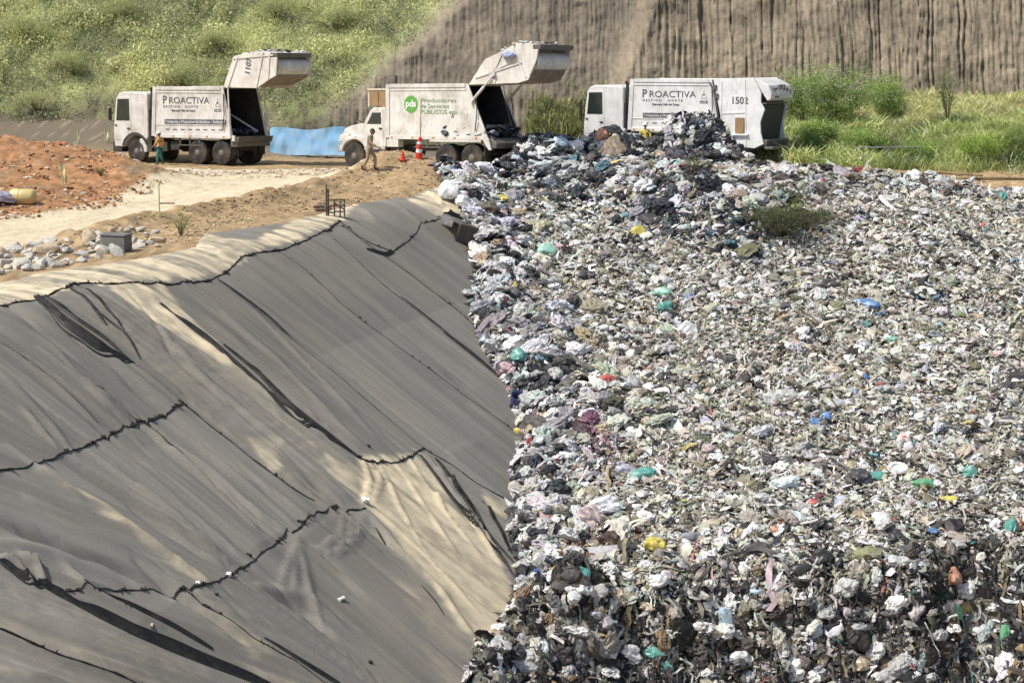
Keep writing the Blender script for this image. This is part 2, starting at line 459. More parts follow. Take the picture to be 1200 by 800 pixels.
ROADP = W0([(-400,365),(-200,320),(0,291),(60,281),(120,268),(200,252),(300,231),(380,216),(432,206),(445,192),(400,184),(340,184),(285,188),(240,200),(195,216),(120,238),(60,248),(0,257),(-200,300),(-400,330)])
PADP = W0([(100,192),(180,196),(262,206),(300,200),(420,194),(520,188),(560,197),(640,194),(560,182),(420,181),(330,184),(120,186)])
REDP = W0([(-200,262),(-200,190),(0,176),(60,180),(120,190),(170,205),(190,222),(120,238),(40,250)])
def C(*a): return np.array(a)
def lerp(c, d, m): return c + (d-c)*m[:, None]
def land_color(x, y, z):
    n = fbm(x*.8, y*.8, s=50, o=5); n2 = fbm(x*3.1, y*3.1, s=55, o=4); n3 = fbm(x*9, y*9, s=57, o=3)
    c = np.tile(C(.335,.235,.125), (len(x), 1)) * (1 + .45*n + .4*n2 + .5*n3)[:, None]
    # pad around the trucks: pale rubble
    m = sstep(-.5, .5, sdpoly(x, y, PADP) + n*.8 + .4); c = lerp(c, (C(.58,.50,.36)[None]*(1+.5*n2+.6*n3)[:, None]), m)
    m = sstep(112, 118, y); c = lerp(c, np.tile(C(.16,.13,.09), (len(x), 1)), m)
    # red earth
    m = sstep(-.9, .6, sdpoly(x, y, REDP) + n*2.2 + n2*.8)*sstep(-.5, .25, n + .35)
    c = lerp(c, C(.34,.175,.08)[None]*(1+.6*n2+.5*n3)[:, None], m)
    m = sstep(.28, .42, n3)*.6; c = lerp(c, np.tile(C(.55,.46,.34), (len(x), 1)), m*sstep(92, 88, y*0+90))
    # haul road
    sd = sdpoly(x, y, ROADP) + n*.25 + .2
    m = sstep(-.15, .3, sd); rd = C(.60,.51,.35)[None]*(1+.14*n+.12*n2+.16*n3)[:, None]
    c = lerp(c, rd, m)
    # green bank on the right
    m = sstep(8.5, 10, x + n*2)*sstep(99, 101.5, y + n*2); c = lerp(c, C(.10,.13,.035)[None]*(1+.5*n2)[:, None], m)
    return np.clip(c, .01, .9)

xs = axis(-27, 27, .14, (-420, 420)); ys = axis(76, 112, .14, (-60, 700), 1.15)
XX, YY = np.meshgrid(xs, ys); X = XX.ravel(); Y = YY.ravel()
Z = ground(X, Y)
Z = Z + .05*fbm(X*4, Y*4, s=61, o=3)*sstep(.5, -.5, crest_s(X, Y))
roadm = sstep(-.3, .6, sdpoly(X, Y, ROADP))
Z = Z - .06*roadm
Z = Z - .55*sstep(.2, 1.6, crest_s(X, Y))*sstep(2.2, .8, X - toe_x(Y))
for k in (-1, 1):
    cl = [((a[0]+b[0])/2, (a[1]+b[1])/2) for a, b in zip(ROADP[:9], ROADP[::-1][:9])]
    d, t = polydist(X, Y + k*.85, cl); Z = Z - .045*np.exp(-(d/.16)**2)*roadm
M['land'] = vcol('bare_earth', .95, 9, .55, .6, .08, fine2=40)
land = mesh_np('ground', np.stack([X, Y, Z], 1), grid_faces(len(xs), len(ys)), M['land'], land_color(X, Y, Z)); tag(land, kind='structure')

# ---- backdrop: cut cliff face and overgrown hillside, one slope rising behind the pad
us = np.concatenate([np.arange(-120, -32, 1.2), np.arange(-32, 34, .075), np.arange(34, 130, 1.2)])
hs = np.concatenate([np.arange(-2.2, 11, .14), np.arange(11, 46, 1.0)])
UU, HH = np.meshgrid(us, hs); U = UU.ravel(); H = HH.ravel()
def back_y(u, h):
    yb = 121 + 1.2*fbm(u*.12, u*0, s=70, o=3)
    xb = -10.4 + h*1.0 + .8*fbm(u*0+h*.6, h*.3, s=72)
    cl = sstep(-.9, 1.6, u - xb)                       # 0 hill, 1 cut face
    hill = 1.25*(h+2) + 1.1*fbm(u*.25, h*.35, s=73, o=4)
    face = 1.2 + .38*(h+2)
    # spur where the two cuts meet
    sp = 5.6 + (h-2)*.42
    face = face + 1.3*sstep(sp+.6, sp-.5, u)*sstep(-14, -4, u) - .25*np.exp(-((u-sp)/.5)**2)
    w = u + .22*fbm(u*.6, h*.35, s=75, o=4)
    g = np.abs(vn(w*2.4, h*.05, s=76)); g2 = np.abs(vn(w*5.3, h*.12, s=77)); g3 = np.abs(vn(w*9, h*.35, s=81))
    right = sstep(sp-1, sp+1.5, u)
    am = sstep(-.5, .35, vn(u*.55, h*.16, s=90)); am2 = .35 + .65*sstep(-.35, .5, vn(u*1.3, h*.3, s=91))
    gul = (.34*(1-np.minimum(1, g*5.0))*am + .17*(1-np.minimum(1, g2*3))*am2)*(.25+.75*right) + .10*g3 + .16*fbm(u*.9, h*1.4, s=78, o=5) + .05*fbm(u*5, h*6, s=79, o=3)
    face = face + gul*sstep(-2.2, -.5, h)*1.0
    return yb + hill*(1-cl) + face*cl, cl, gul, right
BY, CLF, GUL, RGT = back_y(U, H)
n = fbm(U*.5, H*.7, s=80, o=4); n2 = fbm(U*3, H*1.2, s=83, o=4); n3 = fbm(U*7, H*7, s=85, o=3)
cface = C(.262,.215,.155)[None]*(1+.3*n+.3*n2+.5*n3+.22*np.sin(H*2.1+n*3)*.4)[:, None]
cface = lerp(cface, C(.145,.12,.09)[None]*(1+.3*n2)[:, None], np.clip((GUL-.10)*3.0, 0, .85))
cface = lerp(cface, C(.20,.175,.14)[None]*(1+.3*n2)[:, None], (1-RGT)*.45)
cface = lerp(cface, C(.10,.12,.06)[None]+0*cface, sstep(1.2, -1.5, H + 2*n)*.6)
chill = C(.27,.29,.12)[None]*(1+.6*n+.4*n2)[:, None]
bare = sstep(2.8, .2, H + 1.5*n)*sstep(-.25, .15, n2*.5 + n + .15)
chill = lerp(chill, C(.10,.085,.06)[None]*(1+.4*n3)[:, None], np.clip(bare + sstep(.6,-.6,H), 0, 1)*.9)
cb = lerp(chill, cface, CLF)
M['cliff'] = vcol('cut_earth_face', .95, 5, .45, .5, .1, fine2=22)
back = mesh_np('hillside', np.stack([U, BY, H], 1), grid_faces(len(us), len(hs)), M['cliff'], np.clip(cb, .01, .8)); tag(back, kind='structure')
# ------------------------------------------------------------------ geotextile cover on the slope
def P2(pts): return [tuple(hit(px, py, ground)[:2]) for px, py in pts]
def to_tn(x, y):
    dx, dy = x - A0[0], y - A0[1]; return dx*TD[0] + dy*TD[1], dx*ND[0] + dy*ND[1]
def ucoord(t, n):
    u = t
    for _ in range(4):
        k = np.interp(u, [-16, -12, -9.5, -7, -5.5, -4, -2.5, 0, 2, 12, 21, 30], [1.0, .98, .85, .6, .38, .2, .04, .05, .17, .1, .14, .3]); u = t - k*n
    return u

SOFT = [  # soft ridges and valleys: photo line, height, width
    ([(0,612),(60,636),(120,657),(190,690)], -.26, .22), ([(0,640),(60,655),(130,682)], .15, .25),
    ([(50,560),(120,602),(180,642),(240,682)], .16, .20), ([(80,545),(150,590),(230,650)], -.16, .25),
    ([(165,500),(215,545),(250,578),(300,625)], .15, .16), ([(172,498),(230,552),(280,600)], -.12, .12),
    ([(110,535),(190,600),(260,660)], .10, .3), ([(185,515),(250,560),(310,615)], .10, .2), ([(200,500),(270,555),(340,610)], .10, .18),
    ([(30,485),(50,510),(72,532)], .12, .1), ([(105,460),(130,480),(160,500)], .10, .1), ([(0,405),(60,450),(115,500)], .09, .12),
    ([(75,380),(150,440),(205,482)], .08, .2), ([(20,370),(90,440),(150,490)], .07, .25), ([(0,440),(60,500),(90,540)], .07, .2),
    ([(120,345),(200,410),(300,480),(420,570)], .10, .12), ([(150,345),(180,380),(200,420),(260,470)], -.10, .10), ([(170,350),(240,410),(330,480),(410,545)], .12, .12),
    ([(165,365),(230,440),(330,520),(405,585)], .10, .2), ([(260,470),(330,530),(400,600)], -.10, .25), ([(230,440),(290,500),(360,560),(400,590)], .08, .12),
    ([(265,375),(330,430),(420,520)], .08, .18), ([(300,370),(350,420),(430,500)], .05, .1), ([(290,360),(380,450),(440,515)], .05, .2),
    ([(348,640),(330,690)], .07, .08), ([(350,640),(345,700)], .06, .08), ([(352,640),(365,700),(380,740)], .08, .1), ([(355,640),(400,680),(450,720),(560,810)], .16, .22),
    ([(360,640),(420,690),(500,750)], -.10, .2), ([(320,700),(355,715),(385,745)], -.18, .35), ([(300,690),(360,705),(400,735)], .12, .25),
    ([(405,605),(400,630),(380,645),(360,645)], .08, .06), ([(412,605),(412,630),(395,648),(370,652)], .08, .05), ([(422,605),(420,630),(402,650),(375,660)], .08, .05), ([(428,602),(425,630),(410,652)], .07, .05),
    ([(430,600),(470,650),(520,700),(570,770)], .10, .2), ([(440,600),(500,655),(560,720)], .08, .15), ([(445,545),(470,600),(500,650)], .08, .08), ([(465,545),(500,600),(535,650)], .09, .08),
    ([(480,540),(520,600),(560,650)], .10, .09), ([(500,535),(545,600),(590,670)], .14, .10), ([(515,545),(560,610),(600,680)], .12, .10), ([(425,545),(435,570),(425,595)], .10, .07), ([(435,545),(447,570),(437,590)], .09, .06),
    ([(400,240),(440,262),(480,280)], .12, .3), ([(440,235),(480,255),(500,270)], .10, .15), ([(500,225),(520,245),(530,256)], .16, .14), ([(510,222),(540,240),(560,262)], .14, .15),
    ([(215,280),(260,300),(290,305)], .08, .15), ([(60,345),(110,335)], .06, .2), ([(0,660),(20,668),(40,690)], .22, .12), ([(25,655),(45,668),(55,690)], .20, .10), ([(80,672),(100,690),(125,695)], .14, .12),
    ([(0,790),(60,800),(120,830)], .08, .3), ([(60,720),(150,765),(240,800)], .07, .3), ([(100,770),(180,800),(230,830)], .08, .3),
    ([(230,712),(300,752),(380,800)], .08, .12), ([(200,705),(260,745),(330,785)], .08, .15), ([(250,700),(330,745),(400,790)], .06, .1),
]
_r = random.Random(4)
for _ in range(34):
    x_ = _r.uniform(0, 560); y_ = 345 + max(0, (x_-0)*.0) + _r.uniform(0, 330); l_ = _r.uniform(60, 150); sl_ = .78 if x_ > 150 or y_ < 560 else .5
    SOFT.append(([(x_, y_), (x_+l_*.5, y_+l_*.5*sl_), (x_+l_, y_+l_*sl_)], _r.choice((.09,.12,-.09,-.11)), _r.uniform(.07, .2)))
for _ in range(46):
    x_ = _r.uniform(-20, 480); y_ = 350 + _r.uniform(0, 380); l_ = _r.uniform(25, 80); sl_ = .78 if x_ > 150 or y_ < 560 else .5
    SOFT.append(([(x_, y_), (x_+l_*.5, y_+l_*.5*sl_+3), (x_+l_, y_+l_*sl_)], _r.choice((.05,-.06,-.07)), _r.uniform(.04, .07)))
SOFTW = [(P2(p), h, w) for p, h, w in SOFT]
TANP = [(P2([(-80,290),(60,290),(150,283),(215,270),(262,282),(300,284),(330,270),(380,230),(420,238),(402,258),(385,268),(340,284),(300,296),(262,322),(200,332),(150,336),(100,338),(50,350),(0,360),(-80,372)]), .85, .12),
        (P2([(125,338),(188,336),(222,378),(270,420),(292,442),(262,430),(215,402),(160,368)]), .80, .10), (P2([(215,395),(280,425),(400,532),(420,558),(395,546),(330,500),(262,452)]), .13, .12),
        (P2([(60,345),(165,338),(420,560),(418,600),(370,590),(300,540),(218,470),(150,420)]), .07, .35),
        (P2([(420,540),(490,533),(530,590),(575,640),(602,700),(570,760),(540,740),(490,670),(440,610),(425,590)]), 1.0, .12),
        (P2([(440,600),(560,640),(600,700),(565,800),(520,800)]), .2, .5),
        (P2([(560,572),(602,592),(592,614),(575,600)]), .8, .1),
        (P2([(478,238),(520,216),(560,235),(570,256),(535,262),(515,258)]), .85, .12),
        (P2([(45,555),(60,556),(240,680),(232,684)]), .55, .12),
        (P2([(0,680),(60,700),(230,790),(0,790)]), .15, .6), (P2([(230,700),(330,780),(420,830),(300,800)]), .25, .4),
        (P2([(290,515),(330,520),(320,560)]), .5, .15), (P2([(380,540),(430,555),(420,580),(390,560)]), .5, .15)]
def liner_disp(x, y, fine=True):
    x = np.asarray(x, float); y = np.asarray(y, float); sh = x.shape; x = x.ravel(); y = y.ravel()
    t, n = to_tn(x, y); u = ucoord(t, n)
    amp = np.interp(u, [-14, -11, -8, 0, 8.2, 9.6, 30], [.4, .7, 1.1, 1.15, 1.1, .40, .35])
    amp = np.where(n > 8.7, np.interp(u, [-14, -7, -4, 8, 30], [.5, .5, .55, .8, .6]), amp) * sstep(-.5, 1.2, n)
    bd = .6 + 1.3*sstep(-.15, .3, fbm(u*.5, n*.25, s=106, o=3))
    d = amp*bd*(.055*ridged(u*.75, n*.10, s=101, o=3) + .085*fbm(u*.7, n*.13, s=105, o=3) + .050*fbm(u*2.4, n*.18, s=103, o=3) + .020*fbm(u*6, n*.35, s=104, o=2))
    d = d + .015*fbm(x*.8, y*.8, s=111, o=3)
    for pts, h, w in SOFTW:
        m_ = w*3 + .2; q = np.where((x > min(p_[0] for p_ in pts)-m_) & (x < max(p_[0] for p_ in pts)+m_) & (y > min(p_[1] for p_ in pts)-m_) & (y < max(p_[1] for p_ in pts)+m_))
        if not len(q[0]): continue
        dd, tt = polydist(x[q], y[q], pts)
        w2 = w*(.7 + .5*vn(x[q]*1.1, y[q]*1.1, s=113))
        d[q] += 1.5*h*np.exp(-np.abs(dd/w2)**1.6)*np.sin(PI*np.clip(.06+.88*tt, 0, 1))**.6
    # cross ripples in the sandy sheet
    m = sstep(-.2, .6, sdpoly(x, y, TANP[3][0]))
    d = d*(1-.3*m) + m*.030*ridged(n*3.6 + .9*fbm(x, y, s=120) - .35*t, t*.9, s=121, o=3)
    m2 = sstep(-.2, .3, sdpoly(x, y, TANP[1][0])); d = d + m2*.025*ridged(u*3.5 + .4*n, n*1.1, s=123, o=3)
    return d.reshape(sh)
def liner(x, y): return ground(x, y) + .07 + np.maximum(liner_disp(x, y), -.42)*sstep(-.6, .5, crest_s(x, y)) + 0*x
LINERP = P2([(-150,345),(-60,338),(0,332),(60,318),(110,312),(160,304),(225,290),(235,275),(290,268),(330,262),(370,252),(400,243),(440,236),(480,230),(500,222),(530,219),(580,228)]) + [(1.5,90),(1.2,84),(1.0,79),(2.5,74),(3,68),(3,62),(2.5,52),(-2,40),(-14,34),(-27,38),(-30,50)]

ts = np.arange(-24, 34, .065); ns = np.concatenate([np.arange(-4, 15.2, .085)])
TT, NN = np.meshgrid(ts, ns); t_, n_ = TT.ravel(), NN.ravel()
lx = A0[0] + t_*TD[0] + n_*ND[0]; ly = A0[1] + t_*TD[1] + n_*ND[1]
edge = sdpoly(lx, ly, LINERP) + .12*fbm(lx*2.2, ly*2.2, s=130, o=3)
lz = liner(lx, ly) - .10*sstep(.25, 0, edge)
fc = grid_faces(len(ts), len(ns)); keep = (edge[fc] > 0).all(1); fc = fc[keep]
used = np.unique(fc); rm = -np.ones(len(lx), int); rm[used] = np.arange(len(used)); fc = rm[fc]
lx, ly, lz, t_, n_ = lx[used], ly[used], lz[used], t_[used], n_[used]
u_ = ucoord(t_, n_)
g0 = C(.208,.195,.167)[None]*(1 + .10*fbm(lx*.5, ly*.5, s=140, o=4) + .22*fbm(u_*1.2, n_*.12, s=141, o=4) + .18*fbm(u_*6, n_*.3, s=142, o=3))[:, None]
# panels differ a little in shade
pn = np.where(n_ < 4.7, 0, np.where(n_ < 8.9, 1, 2)) + 3*(u_ > 1.4) + 6*(u_ > 9.5)
g0 = g0 * (.92 + .16*vn(pn*7.7+.5, pn*3.1+.5, s=5))[:, None]
g0 = g0*np.where(u_ > 9.3, 1.12, 1.0)[:, None]
streak = fbm(u_*3.2, n_*.28, s=145, o=4); spk = fbm(lx*4, ly*4, s=147, o=4)
for pts, wgt, soft in TANP:
    sd = sdpoly(lx, ly, pts)
    m = sstep(-soft, soft, sd + soft*1.6*streak + soft*.8*spk)*wgt
    m = np.clip(m*(.9 + .9*streak + .5*spk), 0, 1) if wgt < 1 else np.clip(m*(1.0 + .25*streak + .15*spk), 0, 1)
    tc = C(.54,.46,.315)[None]*(1 + .35*streak + .3*spk)[:, None]
    g0 = lerp(g0, tc, m)
dust = sstep(.05, .5, streak*.7 + fbm(lx*.35, ly*.35, s=150, o=3))*.18
g0 = lerp(g0, C(.36,.32,.24)[None] + 0*g0, dust)
M['geo'] = vcol('geotextile_cloth', .92, 14, .28, .25, .02, spec=.2, fine2=60)
cover = mesh_np('slope_cover', np.stack([lx, ly, lz], 1), fc, M['geo'], np.clip(g0, .01, .8))
tag(cover, 'wide grey geotextile cover stained with tan dust, draped down the bank beside the refuse', 'slope cover')

def resample(pts, step):
    pts = np.array(pts); d = np.concatenate([[0], np.cumsum(np.hypot(*np.diff(pts, axis=0).T))])
    n = max(3, int(d[-1]/step)); q = np.linspace(0, d[-1], n)
    # smooth (Catmull-like) by light averaging
    x = np.interp(q, d, pts[:, 0]); y = np.interp(q, d, pts[:, 1])
    for _ in range(max(1, int(.25/step))):
        x[1:-1] = (x[:-2] + 2*x[1:-1] + x[2:])/4; y[1:-1] = (y[:-2] + 2*y[1:-1] + y[2:])/4
    return x, y

def seam(px, r=.035, tuft=1.0, mat='rope', name='seam', knots=True, wob=.04):
    x, y = resample(P2(px), .09); s = np.arange(len(x))*.09
    ang = random.random()*50
    x = x + wob*fbm(s*1.3+ang, s*0, s=160); y = y + wob*2*fbm(s*1.3+ang, s*0+9, s=161)
    z = np.maximum(liner(x, y), .5*(liner(x+.045, y) + liner(x-.045, y))) + r*.35
    rr = [float(r*.62*(.5 + 1.1*abs(v))) for v in fbm(s*2.2+ang, s*0, s=163, o=3)*1.6]
    mb = MB(); mb.tube(np.stack([x, y, z], 1), rr, 6)
    if tuft:
        i = 0.0; L = len(x)
        while i < L-2:
            k = int(i); p = Vector((x[k], y[k], z[k]))
            for _ in range(random.choice((1, 2, 2, 3))):
                a = random.random()*2*PI; l = random.choice((.05,.07,.09,.12,.18))*tuft
                q = p + Vector((math.cos(a)*l, math.sin(a)*l, random.uniform(.0, .10)))
                mb.frustum(p, q, r*.8, r*.15, 4)
            if random.random() < .3: mb.frustum(p - Vector((.06, 0, 0)), p + Vector((.06, .02, .02)), r*1.5, r*1.1, 5)
            i += random.choice((.8, 1.2, 2, 3, 6, 11, 14))
    return mb.build(name, M[mat], cover, smooth=False)

def fold(px, w, h=.05, strands=3, mat='blackpleat', rag=.3, name='fold', power=.33):
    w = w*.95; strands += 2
    """narrow black strips, slightly arched, laid as long pleats on the cover"""
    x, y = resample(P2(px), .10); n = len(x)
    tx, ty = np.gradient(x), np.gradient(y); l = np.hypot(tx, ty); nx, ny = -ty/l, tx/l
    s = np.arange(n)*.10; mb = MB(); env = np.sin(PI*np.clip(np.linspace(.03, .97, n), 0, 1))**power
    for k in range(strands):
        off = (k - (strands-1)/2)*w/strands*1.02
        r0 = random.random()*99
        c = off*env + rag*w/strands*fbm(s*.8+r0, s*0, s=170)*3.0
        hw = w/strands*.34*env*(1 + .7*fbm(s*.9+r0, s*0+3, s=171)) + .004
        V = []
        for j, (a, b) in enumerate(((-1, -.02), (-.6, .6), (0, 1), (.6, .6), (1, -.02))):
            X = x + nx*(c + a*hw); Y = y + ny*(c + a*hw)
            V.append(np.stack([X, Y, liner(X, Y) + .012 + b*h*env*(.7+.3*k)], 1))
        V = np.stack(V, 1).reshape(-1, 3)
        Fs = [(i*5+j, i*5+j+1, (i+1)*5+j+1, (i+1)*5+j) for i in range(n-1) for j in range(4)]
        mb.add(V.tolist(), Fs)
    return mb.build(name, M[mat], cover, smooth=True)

SEAMS = [([(-60,372),(0,361),(40,355),(70,345),(95,338),(150,337),(200,338),(240,334),(262,324),(285,305),(300,299),(330,296),(345,290),(385,272),(398,262)], .040, .7),
 ([(-40,562),(0,557),(30,553),(60,542),(100,527),(125,514),(165,500),(200,485),(218,480)], .045, 1.0),
 ([(218,480),(245,502),(280,530),(320,562),(368,592)], .035, .35),
 ([(80,694),(120,697),(180,695),(215,693),(260,683),(290,665),(330,637),(350,620),(370,606),(400,600),(428,601)], .038, .8),
 ([(215,693),(240,715),(300,755),(360,790),(400,815)], .028, .3),
 ([(-30,735),(0,742),(40,760),(90,778),(140,795),(175,812)], .040, .4),
 ([(398,262),(420,280),(440,290),(460,297),(478,286),(488,276),(492,266),(515,258),(530,254)], .030, .5),
 ([(420,540),(440,545),(470,543),(497,528)], .050, .9), ([(497,528),(530,548),(560,570),(604,594)], .035, .3),
 ([(255,330),(300,365),(380,430),(440,480),(497,528)], .016, 0), ([(325,296),(360,320),(400,358),(440,390),(500,432),(550,470),(602,506)], .020, .25),
 ([(401,268),(430,288),(460,309),(503,341),(537,367),(557,385)], .028, .25), ([(391,283),(430,318),(460,345),(527,397),(582,442)], .020, 0),
 ([(155,432),(190,460),(218,480)], .030, .3), ([(165,500),(185,515),(215,545)], .025, 0), ([(0,405),(60,450),(115,500)], .010, 0), ([(35,485),(60,520),(74,538)], .012, 0),
 ([(112,462),(140,480),(162,498)], .016, 0), ([(585,430),(600,445)], .02, .3)]
for px, r, tf in SEAMS: seam(px, r, tf)
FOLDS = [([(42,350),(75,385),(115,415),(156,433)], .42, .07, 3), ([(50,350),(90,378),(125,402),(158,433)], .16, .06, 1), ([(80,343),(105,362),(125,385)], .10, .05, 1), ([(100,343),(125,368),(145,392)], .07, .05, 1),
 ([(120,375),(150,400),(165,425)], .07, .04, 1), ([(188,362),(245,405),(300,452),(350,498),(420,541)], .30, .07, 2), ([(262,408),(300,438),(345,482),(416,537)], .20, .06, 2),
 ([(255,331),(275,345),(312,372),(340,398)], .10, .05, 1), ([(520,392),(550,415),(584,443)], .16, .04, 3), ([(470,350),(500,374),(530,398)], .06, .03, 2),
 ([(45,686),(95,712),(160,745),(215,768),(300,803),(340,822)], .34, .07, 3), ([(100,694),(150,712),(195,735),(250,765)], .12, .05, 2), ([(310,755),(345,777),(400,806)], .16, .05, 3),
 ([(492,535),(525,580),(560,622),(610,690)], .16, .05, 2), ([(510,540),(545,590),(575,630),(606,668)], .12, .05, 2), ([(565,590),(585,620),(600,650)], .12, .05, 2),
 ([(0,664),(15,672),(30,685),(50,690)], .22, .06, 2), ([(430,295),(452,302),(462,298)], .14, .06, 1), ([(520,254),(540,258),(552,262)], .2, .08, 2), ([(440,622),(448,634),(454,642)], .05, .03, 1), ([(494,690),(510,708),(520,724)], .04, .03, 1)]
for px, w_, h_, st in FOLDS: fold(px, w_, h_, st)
# loose bits lying on the cover
for i, (px, py, s_, mt) in enumerate([(428,587,.12,'hat_white'),(232,684,.07,'hat_white'),(268,674,.08,'hat_white'),(400,703,.10,'hat_white'),(292,651,.07,'rope'),(254,697,.05,'rope'),(350,611,.05,'rope'),(432,523,.06,'rope'),(178,734,.07,'cream'),(434,776,.06,'rope')]):
    p = hit(px, py, liner); mb = MB()
    for k in range(3):
        a = random.random()*PI; mb.frustum(p + np.array([-s_*math.cos(a), -s_*math.sin(a), .02]), p + np.array([s_*math.cos(a), s_*math.sin(a), .02+s_*.5]), s_*.55, s_*.35, 5)
    o = mb.build('scrap', M[mt], None); tag(o, 'tiny pale scrap of litter lying on the grey slope cover' if mt in ('hat_white','cream') else 'tiny dark clod lying on the grey slope cover', 'litter', 'pale scraps on the slope cover' if mt in ('hat_white','cream') else 'dark clods on the slope cover')
# ------------------------------------------------------------------ refuse
def ico(sub):
    bm = bmesh.new(); bmesh.ops.create_icosphere(bm, subdivisions=sub, radius=1.0)
    V = np.array([v.co[:] for v in bm.verts]); F = np.array([[v.index for v in f.verts] for f in bm.faces]); bm.free(); return V, F
ICO1, ICO2, ICO3, ICO4 = ico(1), ico(2), ico(3), ico(4)
def crumple(V, seed, a=.35, cr=.18, sharp=3.0, flat=.6):
    o = seed*7.31
    p = V*1.0
    r = 1 + a*fbm(V[:,0]*1.2+o, V[:,1]*1.2, V[:,2]*1.2+o, s=200, o=2)*1.6
    r = r + cr*(1-2*np.abs(vn(V[:,0]*sharp+o, V[:,1]*sharp+3, V[:,2]*sharp+o*.3, s=205))) + cr*.5*vn(V[:,0]*sharp*2.3+o, V[:,1]*sharp*2.3, V[:,2]*sharp*2.3, s=207)
    p = p*r[:, None]; p[:, 2] *= flat; p[:, 2] = np.where(p[:, 2] < -.35, -.35 + (p[:, 2]+.35)*.3, p[:, 2])
    return p
def sheet(n, m, seed, amp=.5):
    r = np.random.RandomState(seed)
    a, b = np.meshgrid(np.linspace(-1, 1, n), np.linspace(-1, 1, m)); a = a.ravel(); b = b.ravel()
    V = np.stack([a + .25*r.randn(n*m), b*.75 + .22*r.randn(n*m), amp*r.randn(n*m)*.55 + .25*np.sin(a*2+seed)], 1)
    return V, grid_faces(n, m)
def strip(n, seed):
    r = np.random.RandomState(seed); s = np.linspace(-1, 1, n); w = .07 + .07*r.rand(n)
    cy = np.cumsum(r.randn(n)*.12); cz = np.cumsum(r.randn(n)*.10); cy -= cy.mean(); cz -= cz.mean()
    V = np.concatenate([np.stack([s, cy-w, cz + .05*r.randn(n)], 1), np.stack([s, cy+w, cz + .05*r.randn(n)], 1)])
    return V, grid_faces(n, 2)

REG = {  # palettes (linear) with weights
 'field': [((.59,.565,.49),28),((.48,.455,.38),23),((.72,.715,.69),17),((.34,.31,.235),16),((.19,.165,.12),9),((.055,.05,.045),8),((.38,.30,.20),3),((.20,.205,.12),2.5),((.50,.54,.58),2.5),((.16,.36,.32),.35),((.56,.50,.18),.25),((.48,.15,.11),.25),((.14,.23,.44),.2),((.56,.38,.38),.5)],
 'edge': [((.66,.66,.64),32),((.46,.45,.44),18),((.30,.29,.28),14),((.035,.035,.04),22),((.12,.11,.10),8),((.33,.26,.17),4),((.20,.36,.36),1.0),((.50,.33,.33),.9),((.08,.16,.38),.6),((.55,.48,.12),.4),((.30,.05,.05),.4)],
 'dark': [((.022,.025,.03),40),((.05,.055,.065),20),((.15,.16,.18),12),((.45,.47,.50),14),((.65,.66,.66),9),((.10,.18,.24),3),((.28,.22,.15),2)],
 'face': [((.46,.44,.39),13),((.60,.59,.56),9),((.28,.26,.21),14),((.11,.10,.08),20),((.030,.028,.026),38),((.24,.17,.10),4),((.07,.24,.20),.5),((.42,.46,.50),2),((.34,.10,.10),.4),((.44,.36,.14),.4)],
 'brown': [((.16,.10,.06),40),((.25,.18,.11),30),((.06,.04,.03),20),((.45,.40,.33),10)],
 'olive': [((.09,.10,.035),40),((.14,.14,.06),25),((.05,.055,.02),25),((.4,.4,.33),10)],
 'pink': [((.34,.20,.24),40),((.22,.11,.16),25),((.45,.40,.42),20),((.05,.03,.04),15)],
 'black': [((.018,.018,.02),60),((.05,.05,.055),25),((.3,.3,.31),15)],
}
RK = list(REG)
REGARR = {k: (np.array([c for c, w_ in v]), np.cumsum([w_ for c, w_ in v])/sum(w_ for c, w_ in v)) for k, v in REG.items()}
PATCH = [(925,236,.9,'olive',.85),(905,262,.7,'olive',.6),(690,640,.9,'brown',.75),(745,625,.5,'brown',.4),(705,522,.7,'pink',.55),(690,500,.5,'pink',.5),(590,452,.4,'pink',.7),(640,445,.8,'black',.75),(612,430,.5,'black',.6),
  (625,175,1.6,'dark',.85),(665,168,1.7,'dark',.8),(600,190,1.3,'dark',.85),(645,200,1.4,'dark',.85),(695,190,1.6,'dark',.65),(735,175,1.2,'dark',.55),(820,165,1.0,'edge',.6),(805,165,1.1,'dark',.7),(840,185,1.0,'dark',.6),(860,190,.9,'dark',.5),(760,215,1.6,'edge',.7),(880,280,1.6,'dark',.5),(820,255,1.6,'dark',.45),(760,235,1.6,'dark',.45),(860,225,1.5,'dark',.5),(700,225,1.4,'dark',.4),
  (740,300,.8,'dark',.3),(640,370,1.5,'edge',.6),(965,660,.5,'black',.8),(670,700,1.0,'face',.9),(1100,640,1.0,'face',.8),(1130,660,1.0,'face',.8),(870,170,.6,'dark',.4),(1090,350,.6,'dark',.35),(1180,460,.8,'edge',.4),(780,250,.7,'dark',.4),(730,200,1.0,'edge',.6)]
PATCHW = [(hit(px, py, refuse), r, k, w_) for px, py, r, k, w_ in PATCH]

def region(x, y, r):
    reg = np.zeros(len(x), int)
    xt = toe_x(y); e = sstep(3.6, 1.0, x - xt + 1.0*fbm(x*.6, y*.6, s=301))
    reg = np.where(r.rand(len(x)) < e*.95, RK.index('edge'), reg)
    f = sstep(.5, -.35, y - brow(x) + .5*fbm(x*.9, y*.9, s=303))
    reg = np.where(r.rand(len(x)) < f, RK.index('face'), reg)
    far = sstep(91, 95, y); reg = np.where(r.rand(len(x)) < far*.4, RK.index('edge'), reg)
    dk = sstep(.22, .42, fbm(x*.75, y*.75, s=305, o=3)); reg = np.where(r.rand(len(x)) < dk*.28, RK.index('dark'), reg)
    for p, rad, k, w_ in PATCHW:
        d = np.hypot(x-p[0], (y-p[1])*.6); pr = sstep(rad*1.2, rad*.4, d*(1+.5*fbm(x*2, y*2, s=307)))*w_
        reg = np.where(r.rand(len(x)) < pr, RK.index(k), reg)
    return reg
